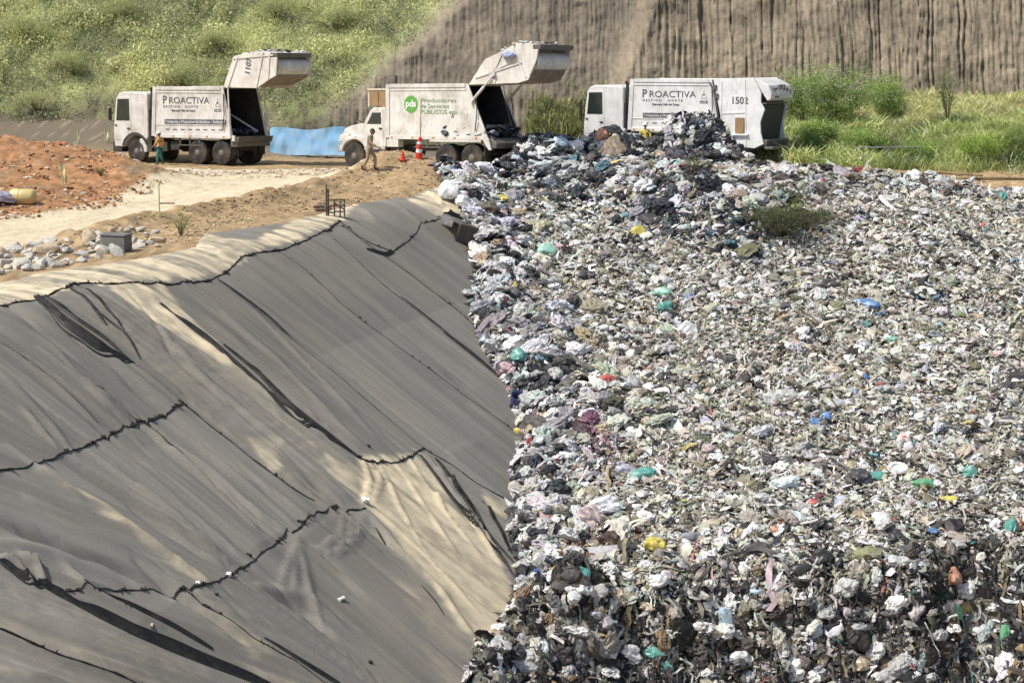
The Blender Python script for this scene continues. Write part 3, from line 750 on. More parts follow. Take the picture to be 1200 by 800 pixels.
def colours(reg, r):
    c = np.zeros((len(reg), 3)); q = r.rand(len(reg))
    for i, k in enumerate(RK):
        m = reg == i; A, cum = REGARR[k]; c[m] = A[np.minimum(np.searchsorted(cum, q[m]), len(A)-1)]
    return np.clip(c*(1 + .22*r.randn(len(reg), 1))*(1 + .05*r.randn(len(reg), 3)), .008, .8)

def spots(n, r, wfun=None, x0=-4.5, x1=25, y0=56.5, y1=102.5):
    out = []; tot = 0
    while tot < n:
        x = r.uniform(x0, x1, n); y = r.uniform(y0, y1, n)
        e = .06; z = refuse(x, y); gx = (refuse(x+e, y)-z)/e; gy = (refuse(x, y+e)-z)/e
        sl = np.minimum(np.sqrt(1+gx*gx+gy*gy), 3)
        ok = (x > toe_x(y)-.15) & (x < .222*y + 3.5) & (z > ground(x, y) - .05 - 0*x) & (r.rand(n) < sl/3*(1 if wfun is None else wfun(x, y)))
        ok |= False
        ok &= ((y < 70) | (z > -9)) & (project(x, y, z)[1] < 860)
        out.append(np.stack([x, y, z, gx, gy], 1)[ok]); tot += ok.sum()
    return np.concatenate(out)[:n]

def scatter(templates, S, size, r, flat, reg, tilt=.45, align=.8, lift=.25, vary=.35, stand=None, spkl=.22):
    """copies of the templates laid on the heap; returns V, F list, C"""
    n = len(S); tid = r.randint(len(templates), size=n); Vs, Fs, Cs = [], [], []; base = 0
    cc = colours(reg, r)
    yaw = r.rand(n)*2*PI
    nx, ny = -S[:, 3]*align + tilt*r.randn(n), -S[:, 4]*align + tilt*r.randn(n)
    nrm = np.stack([nx, ny, np.ones(n)], 1); nrm /= np.linalg.norm(nrm, axis=1)[:, None]
    a = np.stack([np.cos(yaw), np.sin(yaw), np.zeros(n)], 1)
    if stand is not None:   # long axis runs down the fall line
        d = np.stack([S[:, 3]*0 + .35*r.randn(n), -np.abs(S[:, 4]) - .3, -1.2*np.abs(S[:, 4]) - .2], 1); a = np.where((r.rand(n) < stand)[:, None], d, a)
    a = a - nrm*(a*nrm).sum(1)[:, None]; a /= np.linalg.norm(a, axis=1)[:, None] + 1e-9
    b = np.cross(nrm, a)
    sx = size*(1+vary*r.randn(n)).clip(.45, 1.9); sy = size*(1+vary*r.randn(n)).clip(.45, 1.7); sz = size*flat*(1+.3*r.randn(n)).clip(.5, 1.6)
    for t, (V, F) in enumerate(templates):
        m = np.where(tid == t)[0]
        if not len(m): continue
        P = (V[None, :, 0, None]*(a[m]*sx[m, None])[:, None] + V[None, :, 1, None]*(b[m]*sy[m, None])[:, None] + V[None, :, 2, None]*(nrm[m]*sz[m, None])[:, None])
        P = P + (S[m, :3] + nrm[m]*(lift*size[m])[:, None])[:, None]
        k = len(V); Vs.append(P.reshape(-1, 3)); Fs.append((F[None] + (base + np.arange(len(m))*k)[:, None, None]).reshape(-1, F.shape[1])); base += k*len(m)
        shade = np.clip(1.04 + spkl*r.randn(len(m), k, 1), .3, 1.6)
        Cs.append((cc[m][:, None]*shade).reshape(-1, 3))
    return np.concatenate(Vs), Fs, np.clip(np.concatenate(Cs), .005, .82)

M['refuse'] = vcol('loose_refuse', .5, 22, .45, .5, .02, spec=.4, transl=.2)
M['refuse_base'] = vcol('dark_refuse_mass', .95, 9, .6, .8, .1, spec=.2)
gx_ = np.arange(-5, 30, .16); gy_ = np.arange(52, 104, .16); GX, GY = np.meshgrid(gx_, gy_); GX = GX.ravel(); GY = GY.ravel(); GZ = refuse(GX, GY) - .03
gf = grid_faces(len(gx_), len(gy_)); kp = ((GX > toe_x(GY) - 1.0)[gf]).all(1) & ((GZ > -19)[gf]).all(1); gf = gf[kp]
gm = sstep(-.3, .5, fbm(GX*1.8, GY*1.8, s=320, o=4))
gc = lerp(np.tile(C(.035,.030,.025), (len(GX), 1)), np.tile(C(.30,.27,.215), (len(GX), 1)), gm*(1-.8*sstep(65, 63, GY)))
heap_o = mesh_np('refuse_mass', np.stack([GX, GY, GZ], 1), gf, M['refuse_base'], gc); tag(heap_o, kind='structure'); heap_o.name = 'refuse_ground'

r = np.random.RandomState(5)
def thin(t, f): return (t[0]*np.array([1.15, f, 1]), t[1])
T_s = [thin(sheet(3, 3, k, .6), .35 + .5*(k % 3)/2) for k in range(16)] + [(crumple(ICO1[0], 50+k, .5, .25, 2, .5), ICO1[1]) for k in range(8)]
T_m = [(crumple(ICO2[0], k, .45, .30, 2.4, .55), ICO2[1]) for k in range(16)]
T_n = [sheet(5, 4, 40+k, .45) for k in range(10)]
T_l = [(crumple(ICO4[0], 80+k, .60, .24, 2.9, .62)*np.array([1.1, .8+.1*(k % 3), 1]), ICO4[1]) for k in range(14)]
T_r = [strip(7, 60+k) for k in range(12)]
def bigw(x, y):   # where the larger, less crushed pieces lie
    e = sstep(4.0, .8, x - toe_x(y)); f = sstep(.8, -.8, y - brow(x)); h = 0
    for cx, cy, hh, rx, ry in HEAPS: h = np.maximum(h, np.exp(-(((x-cx)/rx)**2 + ((y-cy)/ry)**2)*.8))
    return np.clip(.035 + .8*e + .32*f + .95*h + .25*sstep(92, 96, y), 0, 1)
layers = []
S = spots(140000, r); layers.append(scatter(T_s, S, r.gamma(6, .0085, len(S)).clip(.02, .12), r, .55, region(S[:,0], S[:,1], r)))
S = spots(15000, r, lambda x, y: .35+.65*bigw(x, y)); layers.append(scatter(T_m, S, r.gamma(7, .0135, len(S)).clip(.045, .2), r, .8, region(S[:,0], S[:,1], r), lift=.2))
S = spots(7000, r, lambda x, y: .4+.6*bigw(x, y)); layers.append(scatter(T_n, S, r.gamma(6, .019, len(S)).clip(.06, .25), r, .5, region(S[:,0], S[:,1], r), tilt=.5))
S = spots(2300, r, bigw); layers.append(scatter(T_l, S, r.gamma(8, .021, len(S)).clip(.10, .32), r, .85, region(S[:,0], S[:,1], r), lift=.35))
S = spots(6500, r, lambda x, y: .22+.78*sstep(1.2, -.4, y - brow(x))); layers.append(scatter(T_r, S, r.gamma(4, .06, len(S)).clip(.08, .7), r, .8, region(S[:,0], S[:,1], r), tilt=.4, stand=.5, vary=.2))
off = 0; AV, AF, AC = [], [], []
for V, Fl, Cc in layers:
    AV.append(V); AC.append(Cc); AF += [f + off for f in Fl]; off += len(V)
f3 = [f for f in AF if f.shape[1] == 3]; f4 = [f for f in AF if f.shape[1] == 4]
ref = mesh_np('loose_refuse', np.concatenate(AV), [np.concatenate(f3), np.concatenate(f4)], M['refuse'], np.concatenate(AC), smooth=False)
tag(ref, 'spread refuse of crushed bags, plastic scraps and strips covering the dump', 'refuse', kind='stuff')
del layers, AV, AF, AC
# ------------------------------------------------------------------ plants
def leaf_tmpl(seed, n=12, spread=.5, up=.6, size=.28, long=1.6):
    """a tuft of small leaves"""
    r = np.random.RandomState(seed); V = []; F = []
    for k in range(n):
        c = np.array([r.randn()*spread, r.randn()*spread, abs(r.randn())*up])
        d = r.randn(3) + np.array([0, 0, .6]); d /= np.linalg.norm(d); e = np.cross(d, r.randn(3)); e /= np.linalg.norm(e)
        l = size*long*(.6+.8*r.rand()); w_ = size*.35*(.6+.8*r.rand())
        b = len(V); V += [c - d*l*.5, c + e*w_, c + d*l*.5, c - e*w_]; F.append((b, b+1, b+2, b+3))
    return np.array(V), np.array(F)
def blade_tmpl(seed, n=10, h=1.0, sp=.35):
    r = np.random.RandomState(seed); V = []; F = []
    for k in range(n):
        c = np.array([r.randn()*sp, r.randn()*sp, 0]); d = np.array([r.randn()*.35, r.randn()*.35, 1.0])*h*(.5+.7*r.rand()); e = np.array([r.randn(), r.randn(), 0]); e *= .05/np.linalg.norm(e)
        m = c + d*.55 + np.array([0, 0, .05]); tip = c + d + np.array([d[0]*.5, d[1]*.5, -.1*h])
        b = len(V); V += [c - e, c + e, m + e*.8, m - e*.8, tip]; F += [(b, b+1, b+2, b+3), (b+3, b+2, b+4, b+4)]
    return np.array(V), np.array([f for f in F if f[3] != f[2]]), np.array([f[:3] for f in F if f[3] == f[2]])
LEAVES = [leaf_tmpl(k) for k in range(10)]
BLADES = [blade_tmpl(30+k) for k in range(8)]
M['leaf'] = vcol('leaves', .6, 6, .25, 0, spec=.3, transl=.35)
def put(tmpl, P, size, r, col, name, mat, nrm=None, parent=None, shade=.18):
    Vs, F4, F3, Cs = [], [], [], []; base = 0; tid = r.randint(len(tmpl), size=len(P)); yaw = r.rand(len(P))*2*PI
    for t, T in enumerate(tmpl):
        m = np.where(tid == t)[0]
        if not len(m): continue
        V = T[0]; c, s = np.cos(yaw[m])[:, None], np.sin(yaw[m])[:, None]; k = len(V); sz = size[m][:, None]
        X = (V[None, :, 0]*c - V[None, :, 1]*s)*sz; Yv = (V[None, :, 0]*s + V[None, :, 1]*c)*sz; Zv = V[None, :, 2]*sz
        Q = np.stack([X, Yv, Zv], 2) + P[m][:, None]
        Vs.append(Q.reshape(-1, 3)); o = (base + np.arange(len(m))*k)[:, None, None]
        F4.append((T[1][None] + o).reshape(-1, 4))
        if len(T) > 2: F3.append((T[2][None] + o).reshape(-1, 3))
        base += k*len(m)
        # every leaf its own shade
        ls = np.repeat(1 + shade*r.randn(len(m), max(1, k//4 + 1), 1), 4, 1)[:, :k]
        Cs.append((col[m][:, None]*ls).reshape(-1, 3))
    Fl = [np.concatenate(F4)] + ([np.concatenate(F3)] if F3 else [])
    return mesh_np(name, np.concatenate(Vs), Fl, mat, np.clip(np.concatenate(Cs), .005, .8), smooth=False, parent=parent)

r = np.random.RandomState(77)
# hillside cover on the left
n = 26000; u = r.uniform(-38, -1, n); h = r.uniform(-.8, 12.5, n)
y_, cl, _, _ = back_y(u, h)
ok = (r.rand(n) > cl*1.1) & (r.rand(n) < sstep(-.5, 2.6, h + 1.6*fbm(u*.35, h*.4, s=400)) + .06) & (u > -.2222*y_ - 7)
u, h, y_ = u[ok], h[ok], y_[ok]
cn = fbm(u*.35, h*.5, s=401, o=4); cm = fbm(u*1.1, h*1.4, s=402, o=3)
bright = np.clip(.6 + 1.5*cn + .6*cm, 0, 1)
col = lerp(np.tile(C(.26,.29,.15), (len(u), 1)), np.tile(C(.78,.80,.36), (len(u), 1)), bright)
yl = sstep(.1, .5, fbm(u*.6, h*.8, s=405)); col = lerp(col, np.tile(C(.60,.54,.29), (len(u), 1)), yl*.5)
haze_mix = np.clip(.2 + 0*h, 0, 1); col = lerp(col, np.tile(C(.50,.50,.42), (len(u), 1)), haze_mix)  # distance haze, mixed evenly into the leaf colour
P = np.stack([u, y_ - .12, h + .02 + 0*u], 1); P[:, 1] -= .35*np.clip(cn + cm, 0, 1)
g1 = put(LEAVES, P, (.18 + .2*r.rand(len(u))**2 + .45*np.clip(cm, 0, 1)), r, col, 'hillside_scrub', M['leaf'], shade=.07)
tag(g1, 'yellow-green scrub and tall grass covering the hillside at the upper left', 'scrub', kind='stuff')
# grass at foot of cut face and on its brow
n = 5000; u = r.uniform(1, 32, n); h = np.abs(r.randn(n))*.8 - .9; y_, cl, _, _ = back_y(u, h)
col = np.tile(C(.36,.38,.17), (n, 1))*(1+.3*r.randn(n, 1)).clip(.4, 1.6)
P = np.stack([u, y_-.1, h], 1)
# green bank on the right
n2 = 42000; x = r.uniform(7.6, 31, n2); y = r.uniform(97, 121.5, n2)
yb_ = 101.5 - .45*np.clip(x-9.5, 0, 30)
ok = (y > yb_ + .7*fbm(x*.8, y*.8, s=410)) & (r.rand(n2) < .45 + .9*sstep(8, 10.5, x + fbm(y*.5, y*0, s=411)*2)) & ~((x > 17.5) & (y < 99.2) & (r.rand(n2) < .85))
x, y = x[ok], y[ok]
gg = fbm(x*.4, y*.25, s=412, o=4); g2 = fbm(x*1.4, y*.7, s=413, o=3)
br = np.clip(.5 + 1.4*gg + .8*g2, 0, 1)
c2 = lerp(np.tile(C(.13,.19,.05), (len(x), 1)), np.tile(C(.52,.58,.22), (len(x), 1)), br)
yl = sstep(15, 19, x)*sstep(107, 113, y)*.8; c2 = lerp(c2, np.tile(C(.60,.58,.27), (len(x), 1)), yl)
c2 = lerp(c2, np.tile(C(.62,.64,.50), (len(x), 1)), (r.rand(len(x)) < .10)*.8)
P2_ = np.stack([x, y, ground(x, y)-.03], 1)
bl = r.rand(len(x)) < .15 + .6*sstep(14, 18, x)
sz = .18 + .25*r.rand(len(x))**2 + .5*np.clip(g2 + .4*gg, 0, 1)
dry = sstep(.12, .4, fbm(x*.7, y*.4, s=415, o=3)); c2 = lerp(c2, np.tile(C(.46,.38,.22), (len(x), 1)), dry*.6)
o1 = put(BLADES, P2_[bl], sz[bl]*1.5, r, c2[bl], 'bank_grass', M['leaf']); tag(o1, 'long green grass blades growing on the bank right of the trucks', 'grass', kind='stuff')
o2 = put(LEAVES, P2_[~bl], sz[~bl]*.75, r, c2[~bl], 'bank_weeds', M['leaf']); tag(o2, 'low leafy weeds growing among the grass on the right bank', 'weeds', kind='stuff')
o3 = put(BLADES, P, .35 + .3*r.rand(len(P)), r, col, 'verge_grass', M['leaf']); tag(o3, 'thin olive grass along the foot of the cut earth face', 'grass', kind='stuff')

M['twig'] = painted('twigs', (.13,.10,.06), .9, (.3,.25,.15), .3, 5)
def bush(name, px, py, w_, h_, colA, colB, label, cat, group=None, nleaf=420, dist=None, flowers=0, zf=None, seed=0, leaf=.13):
    r = np.random.RandomState(900+seed)
    if dist is None: p = hit(px, py, zf or ground)
    else:
        q = ray(px, py)*dist/ray(px, py)[1]; p = np.array([q[0], q[1], float(ground(q[0], q[1]))])
    e = empty(name, tuple(p), 0, label, cat, group)
    mb = MB(); tips = []
    for k in range(9):
        a = r.rand()*2*PI; rr_ = w_*.42*math.sqrt(r.rand()); hh = h_*(.45+.5*r.rand())
        b = Vector((math.cos(a)*rr_, math.sin(a)*rr_, hh)); m = Vector((b.x*.35, b.y*.35, hh*.5))
        mb.tube([(0, 0, -.1), m, b], [.035, .022, .008], 5); tips += [m*.5 + b*.5, b]
    mb.build('stem', M['twig'], e)
    c = []
    while len(c) < nleaf:
        t = tips[r.randint(len(tips))]; q = np.array(t) + r.randn(3)*np.array([w_*.15, w_*.15, h_*.15])
        lump = vn(np.array([q[0]*3/w_]), np.array([q[1]*3/w_]), np.array([q[2]*3/h_+.1]), s=seed)[0]
        if q[2] > .03 and lump > -.45: c.append(q)
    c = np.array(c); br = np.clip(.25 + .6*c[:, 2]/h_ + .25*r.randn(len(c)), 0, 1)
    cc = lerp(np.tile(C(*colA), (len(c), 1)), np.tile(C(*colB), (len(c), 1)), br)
    if flowers: cc = lerp(cc, np.tile(C(.55,.56,.45), (len(c), 1)), (r.rand(len(c)) < flowers)*(c[:, 2] > h_*.4)*1.0)
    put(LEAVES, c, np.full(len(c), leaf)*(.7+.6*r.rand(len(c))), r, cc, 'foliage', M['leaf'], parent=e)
    return e
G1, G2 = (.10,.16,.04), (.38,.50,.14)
bs = [(938,152,3.0,2.7,'pale-flowered weed bush closest to the tail of the white truck marked 1502',.16),(985,150,2.8,2.5,'rounded weed bush with pale flower heads, second from the right-hand truck',.16),(1032,148,2.5,2.1,'pale-flowered bush left of the tall bare weed on the bank',.12),
      (960,176,1.8,1.0,'low bright green bush in front of the pale-flowered bushes',.04),(1010,182,1.9,.9,'low green weed clump behind the wire basket',.03)]
for i, (px, py, w_, h_, lb, fl) in enumerate(bs): bush('weed_bush', px, py, w_, h_, G1, G2, lb, 'bush', 'bushes on the right bank', 1000, flowers=fl, seed=i, leaf=.19)
def hill_bush(px, h0, w_, h_, lb, seed):
    y_ = 118.0
    for _ in range(5): y_ = float(back_y(np.array([(px-600)/FPX*y_]), np.array([h0]))[0][0])
    q = ((px-600)/FPX*y_, y_, h0 - .1); r = np.random.RandomState(seed)
    e = empty('hill_bush', q, 0, lb, 'bush', 'bushes on the left hillside'); mb = MB(); tips = []
    for k in range(7):
        b = Vector((r.randn()*w_*.22, -.25 - abs(r.randn())*.25, h_*(.4+.5*r.rand()))); mb.tube([(0,0,-.2), b*.5, b], [.05,.03,.01], 5); tips.append(b)
    mb.build('stem', M['twig'], e); c = np.array([np.array(tips[r.randint(7)]) + r.randn(3)*np.array([w_*.17, .25, h_*.17]) for _ in range(520)])
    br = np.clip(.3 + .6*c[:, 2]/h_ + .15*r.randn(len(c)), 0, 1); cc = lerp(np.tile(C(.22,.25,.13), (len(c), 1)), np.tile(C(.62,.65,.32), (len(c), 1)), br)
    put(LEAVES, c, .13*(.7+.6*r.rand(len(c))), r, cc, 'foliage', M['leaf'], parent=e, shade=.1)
for k_, (px, h0, w_, h_, lb) in enumerate([(28,4.2,2.2,1.5,'rounded bush high on the hillside near the upper left corner'),(90,2.4,2.0,1.2,'low bush on the hillside above the left truck cab'),(150,5.2,2.4,1.4,'broad bush at the top of the hillside, third from the left'),(215,1.6,2.2,1.4,'dark-based bush low on the hillside behind the left truck body'),(262,3.6,1.8,1.2,'small bush beside the raised tailgate marked 1107'),(330,5.2,2.0,1.3,'bush near the top of the hillside above the blue tarp'),(395,4.8,2.0,1.3,'last bush before the bare cut face'),(45,.6,2.2,1.1,'low bush at the foot of the hillside at the far left')]): hill_bush(px, h0, w_, h_, lb, 60+k_)
bush('weed_bush', 1110, 152, 1.2, 2.6, (.09,.12,.05), (.22,.28,.10), 'tall thin dark weed standing on the grassy bank', 'bush', None, 260, seed=11, leaf=.12)
bush('weed_bush', 1150, 192, 2.6, 1.1, (.11,.18,.04), (.42,.56,.12), 'spreading bright green vine clump over the brown earth step at the right edge', 'bush', None, 800, seed=12, leaf=.14)
bush('weed_bush', 1192, 178, 1.6, 1.0, (.12,.18,.06), (.36,.46,.14), 'grey-green shrub at the right edge above the brown earth step', 'bush', None, 400, seed=13, leaf=.13)
bush('weed_bush', 1085, 188, 2.2, .8, (.11,.18,.04), (.38,.52,.12), 'low bright weeds beside the wire basket at the field edge', 'bush', None, 520, seed=14, leaf=.13)
bush('roadside_weed', 212, 276, .85, .80, (.14,.20,.06), (.40,.48,.18), 'straggly green weed growing from the berm beside the stake', 'weed', None, 170, seed=15, leaf=.06)
bush('roadside_weed', 118, 205, .7, .3, (.12,.10,.04), (.26,.22,.09), 'small dry weed on the red earth heap', 'weed', None, 60, seed=16, leaf=.06)
bush('brush_pile', 925, 276, 2.9, .85, (.03,.035,.02), (.15,.165,.08), 'dark olive heap of cut brush dumped on the refuse', 'brush', None, 1500, zf=surf, seed=17, leaf=.13)
bush('brush_pile', 812, 200, 1.2, .4, (.05,.06,.025), (.20,.20,.08), 'small olive tangle of brush below the tall refuse heap', 'brush', None, 260, zf=surf, seed=18, leaf=.07)
# ------------------------------------------------------------------ collection trucks
# truck space: x runs backwards from the front bumper, y>0 is the far side, z up; near side is y = -W/2
HW = 1.2
M['hopper_paint'] = painted('aged_hopper_paint', (.70,.67,.61), .5, (.20,.14,.09), .45)
M['scoop'] = painted('scoop_steel', (.24,.20,.14), .7, (.08,.06,.04), .6, 3)
def text(s, x, z, size, mat, parent, y=None, rot=0.0, sx=1.0, name='lettering', ext=.004, shear=0, bold=0, spacing=1.0):
    cu = bpy.data.curves.new(name, 'FONT'); cu.body = s; cu.size = size; cu.extrude = ext; cu.shear = shear; cu.offset = bold; cu.space_character = spacing
    cu.resolution_u = 3
    o = bpy.data.objects.new(name, cu); COL.objects.link(o)
    me = bpy.data.meshes.new_from_object(o.evaluated_get(bpy.context.evaluated_depsgraph_get())); bpy.data.objects.remove(o)
    me.materials.clear(); me.materials.append(mat)
    t = link(bpy.data.objects.new(name, me), parent)
    t.rotation_euler = (PI/2, -rot, 0); t.scale = (sx, 1, 1)
    t.location = (x, (-HW-.012) if y is None else y, z)
    return t
def plate(prof, y, th, mi=0, mb=None):
    mb = mb or MB(); return mb.prism(prof, y, y+th, mi)
def wheel(parent, x, y, R=.53, w=.30, dual=False, side=-1):
    """side -1: outer face looks to -y"""
    h = empty('wheel', (x, y, R)); h.parent = parent; s = side
    mb = MB(); W_ = w/2
    for k in ((0, 1) if dual else (0,)):
        oy = -s*k*(w+.05)
        mb.lathe([(R*.62, oy-W_), (R*.80, oy-W_*1.02), (R*.94, oy-W_*.96), (R, oy-W_*.72), (R, oy+W_*.72), (R*.94, oy+W_*.96), (R*.80, oy+W_*1.02), (R*.62, oy+W_)], 'y', n=32)
        for j in range(28):    # tread lugs
            a = 2*PI*j/28; c, q = math.cos(a), math.sin(a)
            p0 = Vector((c*(R-.01), oy-W_*.75, q*(R-.01))); p1 = Vector((c*(R-.01), oy+W_*.75, q*(R-.01))); mb.frustum(p0, p1, .022, .022, 4)
    mb.build('tyre', M['tyre'], h, smooth=True)
    mb = MB(); d = .10 if dual else .02
    mb.lathe([(R*.62, s*W_*.85), (R*.60, s*(W_*.95)), (R*.55, s*W_*.8), (R*.50, s*(W_*.8-d)), (R*.30, s*(W_*.8-d*1.1)), (R*.28, s*W_*.9), (R*.16, s*W_*1.15), (.02, s*W_*1.2)], 'y', n=28)
    for j in range(8):
        a = 2*PI*j/8; mb.frustum((math.cos(a)*R*.40, s*(W_*.8-d), math.sin(a)*R*.40), (math.cos(a)*R*.40, s*(W_*.8-d+.05), math.sin(a)*R*.40), .025, .02, 6)
    mb.build('rim', M['rim'], h, smooth=True)
    return h

def chassis(T, x0, x1, fw, rws):
    mb = MB()
    for y in (-.45, .37): mb.box((x0, y, .78), (x1, y+.08, 1.02))
    for x in np.arange(x0+.5, x1, 1.1): mb.box((x, -.37, .82), (x+.1, .37, .98))
    mb.tube([(fw, -1.0, .53), (fw, 1.0, .53)], .07)
    for x in rws: mb.tube([(x, -1.0, .53), (x, 1.0, .53)], .09); mb.lathe([(.12,-.2),(.24,-.1),(.24,.1),(.12,.2)], 'y', c=(x, 0, .53), n=14)
    mb.box((fw+1.0, -1.12, .55), (fw+1.75, -.50, .98)); mb.box((fw+1.9, -1.05, .62), (fw+2.4, -.5, 1.0)); mb.tube([(fw+1.1, .8, .75), (fw+2.2, .8, .75)], .28, 14)
    mb.box((x1-.12, -1.1, .62), (x1, 1.1, .78))
    mb.build('chassis', M['chassis'], T, bevel=.01)

def body(T, xf, xt, xb, zt, zb_, wm, panel=True, ladder=True, slope_front=.12):
    """open-backed compactor body: front xf, rear edge leans from (xt, zt) to (xb, zb)"""
    W_ = HW; th = .05
    prof = [(xf, zb_), (xb, zb_), (xt, zt), (xf+slope_front, zt)]
    e = MB()
    e.prism(prof, -W_, -W_+th); e.prism(prof, W_-th, W_)
    e.prism([(xf, zb_), (xf+.06, zb_), (xf+slope_front+.06, zt), (xf+slope_front, zt)], -W_+th, W_-th)
    e.box((xf+slope_front+.06, -W_+th, zt-.06), (xt-.01, W_-th, zt-.002))
    o = e.build('body', wm, T, bevel=.012)
    # raised edge frames
    f = MB(); p = .035
    for s in (-1, 1):
        y0, y1 = (-W_-p, -W_-.001) if s < 0 else (W_+.001, W_+p)
        f.prism([(xf, zb_), (xf+.20, zb_), (xf+slope_front+.20, zt), (xf+slope_front, zt)], y0, y1)
        f.prism([(xb-.16, zb_+.002), (xb+.01, zb_+.002), (xt+.01, zt), (xt-.14, zt)], y0, y1)
        f.box((xf+slope_front+.21, y0, zt-.14), (xt-.15, y1+(0 if s < 0 else .02), zt+.02)); f.box((xf+.21, y0-.01, zb_-.06), (xb-.17, y1, zb_+.10))
        f.box((xf+.21, y0+.008, zt-.27), (xt-.13, y1, zt-.22))
        if panel: f.box((xf+.21, y0+.012, zb_+.50), (xb-.26, y1, zb_+.53))
    f.build('frame', wm, T, bevel=.01)
    # inside lining
    g = MB(); q = .06
    pr = [(xf+.1, zb_+.05), (xb-.04, zb_+.05), (xt-.03, zt-.07), (xf+slope_front+.1, zt-.07)]
    g.prism(pr, -W_+th+.002, -W_+th+.02); g.prism(pr, W_-th-.02, W_-th-.002)
    g.box((xf+.1, -W_+.08, zb_-.02), (xb-.02, W_-.08, zb_+.045)); g.box((xf+.3, -W_+.08, zt-.10), (xt-.05, W_-.08, zt-.065))
    g.prism([(xf+1.7, zb_+.05), (xf+1.78, zb_+.05), (xf+2.0, zt-.12), (xf+1.92, zt-.12)], -W_+.08, W_-.08)
    g.build('inner_lining', M['inside'], T)
    return o

def arc(c, r, a0, a1, n):
    return [(c[0]+r*math.cos(math.radians(a0+(a1-a0)*k/(n-1))), c[1]+r*math.sin(math.radians(a0+(a1-a0)*k/(n-1)))) for k in range(n)]

def mirrors(T, x, z):
    for s in (-1, 1):
        mb = MB(); mb.tube([(x+.1, s*1.12, z+.45), (x-.12, s*1.32, z+.42), (x-.12, s*1.32, z-.2), (x+.1, s*1.12, z-.25)], .016, 5)
        o = mb.build('mirror', M['chassis'], T)
        mb = MB(); mb.box((x-.16, s*1.32-.09, z-.18), (x-.08, s*1.32+.09, z+.36)); mb.build('mirror_housing', M['chassis'], o, bevel=.02)

def cab_over(T, wm, zt=3.2):
    """flat-fronted cab, 2.05 m long"""
    z0 = .72
    prof = [(.06, z0), (.02, 1.2), (.03, 1.75), (.20, zt-.28), (.34, zt-.08), (.60, zt), (1.85, zt-.02), (2.02, zt-.10), (2.05, zt-.3), (2.05, 1.05), (1.95, z0+.05)]
    prof += arc((1.28, .60), .70, 60, 130, 7)[0:0]
    # wheel arch cut into the lower edge
    lower = [(2.03, 1.15)] + arc((1.30, .58), .68, 40, 165, 9) + [(.60, z0)]
    pr = [(.06, z0), (.02, 1.2), (.03, 1.75), (.20, zt-.28), (.34, zt-.08), (.60, zt), (1.85, zt-.02), (2.02, zt-.10), (2.05, zt-.3), (2.05, 1.12)] + lower[1:]
    mb = MB(); mb.prism(pr, -1.2, 1.2); mb.build('cab', wm, T, bevel=.05)
    # windscreen, side glass
    mb = MB(); mb.add([(.028, -1.05, 1.80), (.028, 1.05, 1.80), (.183, 1.02, zt-.33), (.183, -1.02, zt-.33)], [(0, 1, 2, 3)])
    mb.v = [(x-.012, y, z) for x, y, z in mb.v]; mb.build('windscreen', M['glass'], T)
    for s in (-1, 1):
        y = s*1.2; a, b = sorted((y, y+s*.012))
        d = MB(); d.prism([(.15, 1.02), (.12, 1.72), (.28, zt-.24), (1.08, zt-.22), (1.10, 1.35), (.95, 1.28), (.72, 1.05)], a, b); do = d.build('door', wm, T, bevel=.006)
        a, b = sorted((y+s*.013, y+s*.02)); w_ = MB(); w_.prism([(.20, 1.90), (.30, zt-.33), (.98, zt-.32), (1.0, 1.90)], a, b); w_.build('window', M['glass'], do)
        a, b = sorted((y+s*.013, y+s*.05)); w_ = MB(); w_.box((.86, a, 1.52), (1.02, b, 1.58)); w_.build('handle', M['chassis'], do)
        w_ = MB(); w_.box((.14, a, 1.66), (.24, b, 1.72)); w_.build('hinge', M['chassis'], do)
        a, b = sorted((y+s*.001, y+s*.03)); w_ = MB(); w_.prism(arc((1.30, .58), .80, 20, 165, 12) + arc((1.30, .58), .69, 165, 20, 12), a, b+0.0); w_.build('wheel_arch', M['chassis'], T)
    mb = MB(); mb.box((-.06, -1.19, .48), (.50, 1.19, .98)); mb.build('bumper', M['chassis'], T, bevel=.05)
    for s in (-1, 1):
        mb = MB(); mb.box((-.075, s*.95-.16, .66), (-.05, s*.95+.16, .84)); mb.build('headlight', M['lamp'], T, bevel=.006)
    mb = MB(); mb.box((.006, -.8, 1.15), (.022, .8, 1.42)); [mb.box((-.004, -.75, z), (.01, .75, z+.02)) for z in (1.19, 1.27, 1.35)]; mb.build('grille', M['chassis'], T)
    mb = MB(); mb.box((1.98, -1.1, 1.15), (2.14, -.75, 2.4)); mb.tube([(2.13, -.95, 1.1), (2.13, -.95, 3.25)], .075, 10); mb.tube([(2.13, -.95, 3.2), (2.06, -.98, 3.38)], .06, 10); mb.build('air_intake', M['chassis'], T)
    mb = MB(); mb.box((1.55, -1.18, .50), (1.95, -.8, 1.1)); mb.build('step', wm, T, bevel=.02)
    mirrors(T, .05, 2.1)

def struts(T, a, b, name='lift_ram', r=.05):
    for s in (-1, 1):
        mb = MB(); A = Vector((a[0], s*(HW+.09), a[1])); B = Vector((b[0], s*(HW+.09), b[1])); m = A.lerp(B, .55)
        mb.frustum(A, m, r*1.25, r*1.25, 10); mb.frustum(m, B, r*.7, r*.7, 8)
        for q in (A, B): mb.frustum(q - Vector((0, .07, 0)), q + Vector((0, .07, 0)), r*1.5, r*1.5, 8)
        mb.build(name, M['hopper_paint'], T, smooth=True)

